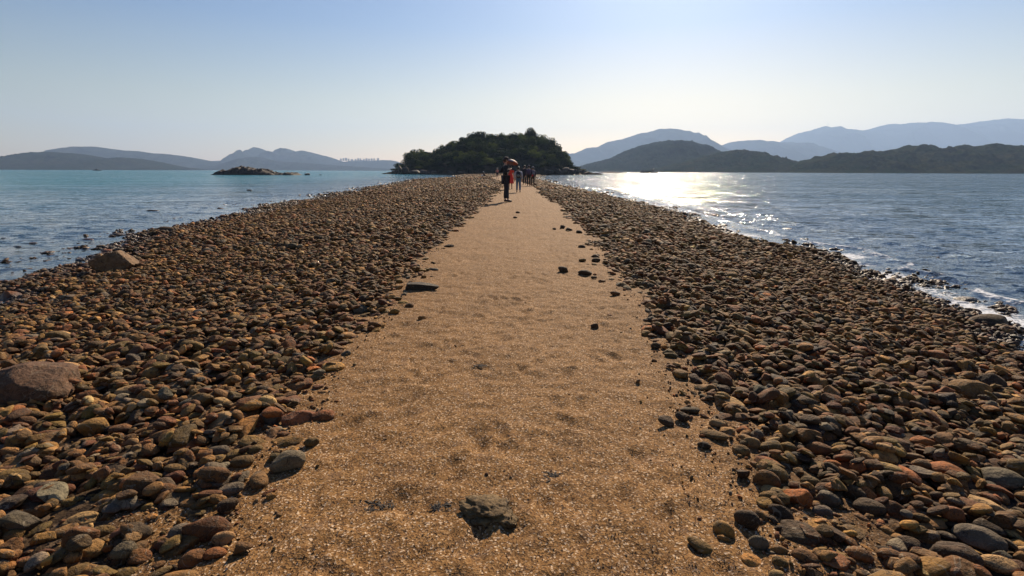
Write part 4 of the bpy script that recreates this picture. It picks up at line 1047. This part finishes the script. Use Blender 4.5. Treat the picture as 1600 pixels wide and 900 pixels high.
def person(label, loc, H, face, clothes, arms, legs=None, hat=None, bend=0.0, squat=False, group="walkers on the spit"):
    """figure facing +x before the turn `face` (degrees); clothes: dict of colours; arms: ((elbow), (wrist)) for each side"""
    root = empty("person", loc, rad(face)); tag(root, label, "person", group)
    s = H / 1.72
    P_ = {}
    hipz = .42 if squat else .93
    def b(x, y, z):      # lean forward above the hips
        dz = z - hipz; return (x + dz * math.sin(bend), y, hipz + dz * math.cos(bend))
    off_ = hipz - .93
    P_['pelvis'] = (b(0, 0, hipz), .125, .15); P_['waist'] = (b(0, 0, 1.08 + off_), .105, .135); P_['chest'] = (b(.01, 0, 1.30 + off_), .115, .165); P_['neckbase'] = (b(-.01, 0, 1.44 + off_), .06, .08)
    P_['neck'] = (b(0, 0, 1.50 + off_), .052); P_['chin'] = (b(.03, 0, 1.545 + off_), .058, .055); P_['head'] = (b(.015, 0, 1.62 + off_), .088, .075); P_['crown'] = (b(.0, 0, 1.675 + off_), .07, .062)
    P_['nose'] = (b(.108, 0, 1.605 + off_), .012)
    E = [('pelvis', 'waist'), ('waist', 'chest'), ('chest', 'neckbase'), ('neckbase', 'neck'), ('neck', 'chin'), ('chin', 'head'), ('head', 'crown'), ('head', 'nose')]
    legs = legs or {1: ((.02, .10, .49), (-.02, .10, .09)), -1: ((.04, -.10, .49), (.05, -.10, .09))}
    for sd_, nm in ((1, 'l'), (-1, 'r')):
        sh = b(0, sd_ * .185, 1.40 + off_); el, wr = arms[sd_]
        P_['sh' + nm] = (sh, .058); P_['el' + nm] = (el, .042); P_['wr' + nm] = (wr, .028)
        d = (Vector(wr) - Vector(el)).normalized(); pm = Vector(wr) + d * .07; P_['pm' + nm] = (tuple(pm), .036, .02)
        E += [('chest', 'sh' + nm), ('sh' + nm, 'el' + nm), ('el' + nm, 'wr' + nm), ('wr' + nm, 'pm' + nm)]
        side = Vector((0, 0, 1)).cross(d); side = side.normalized() if side.length > .1 else Vector((1, 0, 0)); curl = Vector((0, -sd_, 0)) * .018 + Vector((0, 0, -.012))
        for f_ in range(4):
            o0 = pm + side * (f_ - 1.5) * .018; L1 = (.034, .04, .038, .03)[f_]
            P_['f%d%s' % (f_, nm)] = (tuple(o0 + d * (.025 + L1)), .009); P_['g%d%s' % (f_, nm)] = (tuple(o0 + d * (.025 + L1 * 1.8) + curl), .008)
            E += [('pm' + nm, 'f%d%s' % (f_, nm)), ('f%d%s' % (f_, nm), 'g%d%s' % (f_, nm))]
        th_ = pm - d * .03 + side * .045 + d * .03; P_['t' + nm] = (tuple(th_), .010); P_['u' + nm] = (tuple(th_ + d * .03), .009); E += [('pm' + nm, 't' + nm), ('t' + nm, 'u' + nm)]
        kn, an = legs[sd_]
        P_['hip' + nm] = ((0, sd_ * .09, hipz - .03), .088, .095); P_['kn' + nm] = (kn, .058); P_['cf' + nm] = (tuple(Vector(kn) * .6 + Vector(an) * .4 - Vector((.012, 0, 0))), .055); P_['an' + nm] = (an, .038); P_['to' + nm] = ((an[0] + .15, an[1] + sd_ * .02, .03), .034, .03)
        E += [('pelvis', 'hip' + nm), ('hip' + nm, 'kn' + nm), ('kn' + nm, 'cf' + nm), ('cf' + nm, 'an' + nm), ('an' + nm, 'to' + nm)]
    for k in P_: P_[k] = (tuple(c * s for c in P_[k][0]),) + tuple(r * s for r in P_[k][1:])
    skin("body", P_, E, M_SKIN, root)
    def grow(ks, es, g, nm, c, trunc=None):
        Q = {k: (P_[k][0],) + tuple(r * g + .008 for r in P_[k][1:]) for k in ks}
        if trunc:
            for k2, (a, b_, t) in trunc.items():
                Q[k2] = (tuple(Vector(P_[a][0]).lerp(Vector(P_[b_][0]), t)), P_[a][1] * (1 - t) * g + P_[b_][1] * t * g + .014)
        return skin(nm, Q, es, plain(nm + "_cloth", c, .9, .15), root, 0)
    sl_ = clothes.get('sleeve', .95)
    ks = ['pelvis', 'waist', 'chest', 'neckbase', 'shl', 'shr', 'ell', 'elr']; es = [('pelvis', 'waist'), ('waist', 'chest'), ('chest', 'neckbase'), ('chest', 'shl'), ('chest', 'shr')]
    if sl_ > .6: tr = {'cl': ('ell', 'wrl', .93), 'cr': ('elr', 'wrr', .93)}; es += [('shl', 'ell'), ('shr', 'elr'), ('ell', 'cl'), ('elr', 'cr')]
    else: ks = ks[:6]; tr = {'cl': ('shl', 'ell', .75), 'cr': ('shr', 'elr', .75)}; es += [('shl', 'cl'), ('shr', 'cr')]
    grow(ks, es, 1.10, clothes.get('topname', 'shirt'), clothes['top'], tr)
    if 'skirt' in clothes:
        bm = bmesh.new(); rows = []
        for i in range(9):
            t = i / 8; z = 1.12 - t * .70; rr = .135 + .12 * t ** .8
            rows.append([bm.verts.new(Vector((rr * math.cos(a / 24 * 6.2832) * (1 + .05 * t * math.sin(a * 1.6)), rr * 1.1 * math.sin(a / 24 * 6.2832) * (1 + .05 * t * math.sin(a * 1.6)), z)) * s) for a in range(24)])
        for r0, r1 in zip(rows, rows[1:]):
            for a in range(24): bm.faces.new((r0[a], r0[(a + 1) % 24], r1[(a + 1) % 24], r1[a]))
        bm_obj("skirt", bm, plain("skirt_cloth", clothes['skirt'], .9, .12), root)
    if 'bottom' in clothes:
        lk = ['pelvis', 'hipl', 'hipr', 'knl', 'knr']; le = [('pelvis', 'hipl'), ('pelvis', 'hipr')]
        if clothes.get('short'): lk = lk[:3]; tr = {'hl': ('hipl', 'knl', .8), 'hr': ('hipr', 'knr', .8)}; le += [('hipl', 'hl'), ('hipr', 'hr')]
        else: lk += ['cfl', 'cfr']; tr = {'hl': ('cfl', 'anl', .93), 'hr': ('cfr', 'anr', .93)}; le += [('hipl', 'knl'), ('hipr', 'knr'), ('knl', 'cfl'), ('knr', 'cfr'), ('cfl', 'hl'), ('cfr', 'hr')]
        grow(lk, le, 1.12, 'shorts' if clothes.get('short') else 'trousers', clothes['bottom'], tr)
    for nm in 'lr':
        an, to = P_['an' + nm][0], P_['to' + nm][0]
        skin("shoe", {'a': ((an[0] - .045 * s, an[1], .045 * s), .042 * s), 'b': ((an[0] + .05 * s, an[1], .042 * s), .044 * s), 'c': ((to[0] + .02 * s, to[1], .036 * s), .036 * s)}, [('a', 'b'), ('b', 'c')], plain("shoe_leather", clothes.get('shoe', (.02, .02, .022)), .6), root, 0)
    hd = Vector(P_['head'][0])
    up = Vector((math.sin(bend), 0, math.cos(bend)))
    ell("hair", hd + up * .028 * s - Vector((.022, 0, 0)) * s, (.105 * s, .092 * s, .098 * s), M_HAIR, root, 3)
    for sy in (1, -1):
        ell("ear", hd + Vector((0, sy * .093 * s, -.005)), (.022 * s, .009 * s, .032 * s), M_SKIN, root, 2); ell("eye", hd + Vector((.094 * s, sy * .032 * s, .01)), (.012 * s, .014 * s, .008 * s), M_HAIR, root, 2)
    ell("mouth", hd + Vector((.083 * s, 0, -.065 * s)), (.012 * s, .022 * s, .006 * s), plain("lips", (.3, .1, .08)), root, 2)
    if hat:
        kind, hc = hat; mt = plain("hat_cloth", hc, .85, .1)
        def cut(c): return Vector((c.x, c.y, max(c.z, -.005)))
        h_ = ell("cap" if kind == 'cap' else "sun_hat", hd + up * .055 * s, (.115 * s, .105 * s, .085 * s), mt, root, 3, cut)
        bm = bmesh.new(); bmesh.ops.create_cone(bm, segments=28, radius1=(.19 if kind == 'sun' else .12) * s, radius2=.10 * s, depth=.03 * s, cap_ends=True)
        bmesh.ops.translate(bm, vec=hd + up * .05 * s + Vector(((.08 if kind == 'cap' else 0) * s, 0, 0)), verts=bm.verts); bm_obj("brim", bm, mt, h_)
    if 'pack' in clothes:
        c0 = Vector(P_['chest'][0]); bm = bmesh.new(); g = bmesh.ops.create_cube(bm, size=1)
        bmesh.ops.subdivide_edges(bm, edges=bm.edges[:], cuts=4, use_grid_fill=True)
        for v in bm.verts:
            q = v.co * 2; n_ = (abs(q.x) ** 4 + abs(q.y) ** 4 + abs(q.z) ** 4) ** .25; q = q / n_ * .97
            v.co = Vector((q.x * .115 * (1.1 - .15 * q.z), q.y * .165, q.z * .24)) * s
            v.co = Matrix.Rotation(bend, 3, 'Y') @ v.co + c0 + Vector((-.22, 0, -.10)) * s
        pk = bm_obj("backpack", bm, plain("backpack_nylon", clothes['pack'], .7, .15), None); pk.parent = root
        ell("pocket", c0 + Vector((-.335, 0, -.16)) * s, (.035 * s, .11 * s, .09 * s), plain("pocket_nylon", clothes.get('pocket', clothes['pack']), .7), pk, 2)
        for sy in (1, -1):
            skin("strap", {'a': ((c0.x - .13 * s, sy * .1 * s, c0.z + .10 * s), .018 * s), 'b': ((c0.x - .01 * s, sy * .11 * s, c0.z + .175 * s), .018 * s), 'c': ((c0.x + .15 * s, sy * .11 * s, c0.z + .02 * s), .018 * s), 'd': ((c0.x + .02 * s, sy * .17 * s, c0.z - .22 * s), .014 * s)},
                 [('a', 'b'), ('b', 'c'), ('c', 'd')], plain("strap_webbing", (.02, .02, .02)), pk, 0)
    return root, P_, s

def foot(px, py, Yd):
    d = ray(px, py); x = d.x / d.y * Yd; return (x, Yd, g_at(x, Yd) + .01)
HANG = {1: ((-.04, .25, 1.13), (.06, .26, .88)), -1: ((-.04, -.25, 1.13), (.06, -.26, .88))}
HOLD = {1: ((-.16, .27, 1.17), (.12, .12, 1.27)), -1: ((-.05, -.27, 1.15), (.15, -.10, 1.26))}
p1 = foot(790, 313, 21.3)
r1, P1, s1 = person("person in black top and dark trousers standing side on, nearest of the group", p1, 1.76, 12,
       dict(top=(.012, .012, .014), topname='jacket', bottom=(.018, .02, .028)), HOLD,
       legs={1: ((.03, .11, .50), (.0, .14, .09)), -1: ((.05, -.09, .50), (.07, -.11, .09))}, hat=('cap', (.02, .02, .024)))
ph = bm_obj("camera", boxes_bm([(-.03, .03, -.065, .065, -.04, .04), (.03, .075, -.03, .03, -.03, .03)]), plain("camera_body", (.02, .02, .02)), None, False)
ph.location = Vector(p1) + Matrix.Rotation(rad(12), 3, 'Z') @ Vector((.28, 0, 1.31)); ph.rotation_euler = (0, 0, rad(12)); tag(ph, "small black camera held up by the nearest person in black", "camera")
p2 = foot(797.5, 292, 36.5)
r2, P2, s2 = person("person in a long red dress walking away under the patterned parasol", p2, 1.60, 85, dict(top=(.75, .06, .03), topname='blouse', skirt=(.75, .055, .035), sleeve=.5),
       {1: ((.06, .26, 1.14), (.20, .18, 1.28)), -1: ((-.04, -.25, 1.12), (.06, -.26, .86))})
def umbrella(loc, R0, tilt, lab):
    root = empty("umbrella", loc, 0); root.rotation_euler = tilt; tag(root, lab, "umbrella")
    cols_ = [(.22, .075, .045), (.13, .11, .15), (.18, .04, .035), (.24, .20, .21)]
    mats_ = [plain("umbrella_cloth", c, .7, .12, 14) for c in cols_]
    bm = bmesh.new(); n_ = 8; rings = 7; rows = []
    for i in range(rings + 1):
        t = i / rings; row = []
        for k in range(n_ * 4):
            a = k / (n_ * 4) * 6.28318; sag = 1 - .07 * t * (1 - abs(math.cos(a * n_ / 2))) ; rr = R0 * math.sin(t * 1.25) / math.sin(1.25) * sag
            row.append(bm.verts.new((rr * math.cos(a), rr * math.sin(a), .46 * R0 * (math.cos(t * 1.25) - 1) / (1 - math.cos(1.25)) + .95)))
        rows.append(row)
    for r0, r1_ in zip(rows, rows[1:]):
        for k in range(n_ * 4):
            m = n_ * 4
            try: f = bm.faces.new((r0[k], r0[(k + 1) % m], r1_[(k + 1) % m], r1_[k])); f.material_index = (k // 4) % 4
            except ValueError: pass
    bmesh.ops.remove_doubles(bm, verts=bm.verts, dist=.0005)
    c = bm_obj("canopy", bm, mats_[0], root)
    for m in mats_[1:]: c.data.materials.append(m)
    for k in range(8):
        a = k / 8 * 6.28318; pr_ = {}
        for j in range(5):
            t = j / 4; rr = R0 * math.sin(t * 1.25) / math.sin(1.25); pr_[j] = ((rr * math.cos(a), rr * math.sin(a), .46 * R0 * (math.cos(t * 1.25) - 1) / (1 - math.cos(1.25)) + .94), .005)
        skin("rib", pr_, [(j, j + 1) for j in range(4)], M_STEEL, root, 0, 1)
    skin("pole", {'a': ((0, 0, .02), .009), 'b': ((0, 0, .5), .008), 'c': ((0, 0, 1.02), .007)}, [('a', 'b'), ('b', 'c')], M_STEEL, root, 0, 1)
    skin("handle", {'a': ((0, 0, .1), .016), 'b': ((0, 0, -.02), .016), 'c': ((.03, 0, -.05), .014), 'd': ((.06, 0, -.02), .012)}, [('a', 'b'), ('b', 'c'), ('c', 'd')], plain("handle_wood", (.15, .08, .04)), root, 0, 1)
    return root
wr = Vector(p2) + Matrix.Rotation(rad(85), 3, 'Z') @ Vector(P2['pml'][0])
umbrella(wr - Vector((0, 0, .12)), .56, (rad(-8), rad(14), rad(20)), "patterned red, white and mauve parasol held above the person in red")
p3 = foot(810, 299.5, 31.0)
person("person in pale sleeves and blue jeans walking away with a dark backpack", p3, 1.47, 88, dict(top=(.42, .44, .50), bottom=(.06, .13, .22), pack=(.02, .025, .035), pocket=(.14, .17, .16)), HANG,
       legs={1: ((.05, .10, .50), (.10, .11, .09)), -1: ((.02, -.10, .49), (-.07, -.11, .10))})
p4 = foot(819.5, 286.5, 49.0)
person("tall person in dark clothes walking at the left of the far trio", p4, 1.74, 92, dict(top=(.02, .025, .035), bottom=(.02, .02, .026)), HANG, legs={1: ((.06, .09, .50), (.12, .10, .09)), -1: ((.0, -.09, .49), (-.10, -.10, .10))})
p5 = foot(826, 289, 44.5)
person("person in dark clothes with a dull purple backpack in the middle of the far trio", p5, 1.70, 90, dict(top=(.05, .035, .07), bottom=(.02, .018, .022), pack=(.07, .05, .10), pocket=(.05, .04, .08)), HANG, hat=('cap', (.10, .10, .14)))
p6 = foot(832.5, 289, 44.8)
r6, P6, s6 = person("person with a grey patterned pack and pale cap at the right of the far trio", p6, 1.58, 95, dict(top=(.08, .07, .09), bottom=(.02, .018, .02), pack=(.13, .13, .17), pocket=(.25, .25, .28)), HANG, hat=('cap', (.35, .35, .38)))
bag = ell("waist_bag", (0, 0, 0), (.08, .15, .10), plain("red_nylon", (.5, .03, .04), .7), None, 3); bag.location = Vector(p6) + Vector((-.05, -.24, .88)); tag(bag, "red bag worn at the hips of the pale capped person", "waist bag")
p7 = foot(777, 278.5, 86.0)
person("person in a pinkish red top and dark shorts far up the path", p7, 1.72, -60, dict(top=(.55, .20, .17), bottom=(.02, .012, .015), short=True, sleeve=.5), HANG, hat=('sun', (.45, .40, .38)), legs={1: ((.06, .10, .50), (.12, .11, .09)), -1: ((.0, -.10, .49), (-.06, -.10, .09))})
p8 = foot(757.5, 275, 118.0)
person("person in a white sun hat crouching among the far cobbles", p8, 1.72, 170, dict(top=(.04, .035, .045), bottom=(.05, .035, .035)), {1: ((.30, .22, .52), (.42, .10, .34)), -1: ((.30, -.22, .52), (.42, -.10, .34))},
       legs={1: ((.36, .14, .50), (.02, .12, .09)), -1: ((.36, -.14, .48), (.02, -.12, .09))}, hat=('sun', (.8, .8, .78)), bend=.35, squat=True)
bg = ell("carrier_bag", (0, 0, 0), (.28, .2, .26), plain("white_plastic", (.7, .7, .72), .5), None, 3); q_ = foot(755.3, 275, 118.3); bg.location = Vector(q_) + Vector((-.2, 0, .24)); tag(bg, "bulging white bag on the cobbles beside the crouching person", "bag")

# ------------------------------------------------------------------ haze: one closed box of even air round everything
bm = boxes_bm([(-8700, 13200, -700, 11900, -12, 960)])
tz = NT("haze"); tz.n.remove(tz.b)
pv = tz.new("ShaderNodeVolumePrincipled"); pv.inputs['Color'].default_value = (.44, .64, 1.0, 1); pv.inputs['Density'].default_value = 0.00010; pv.inputs['Anisotropy'].default_value = 0.25
tz.l.new(pv.outputs[0], tz.out.inputs['Volume'])
hz = bm_obj("haze", bm, tz.m, None, False); tag(hz, "pale blue haze over the bay", None, None, "stuff")
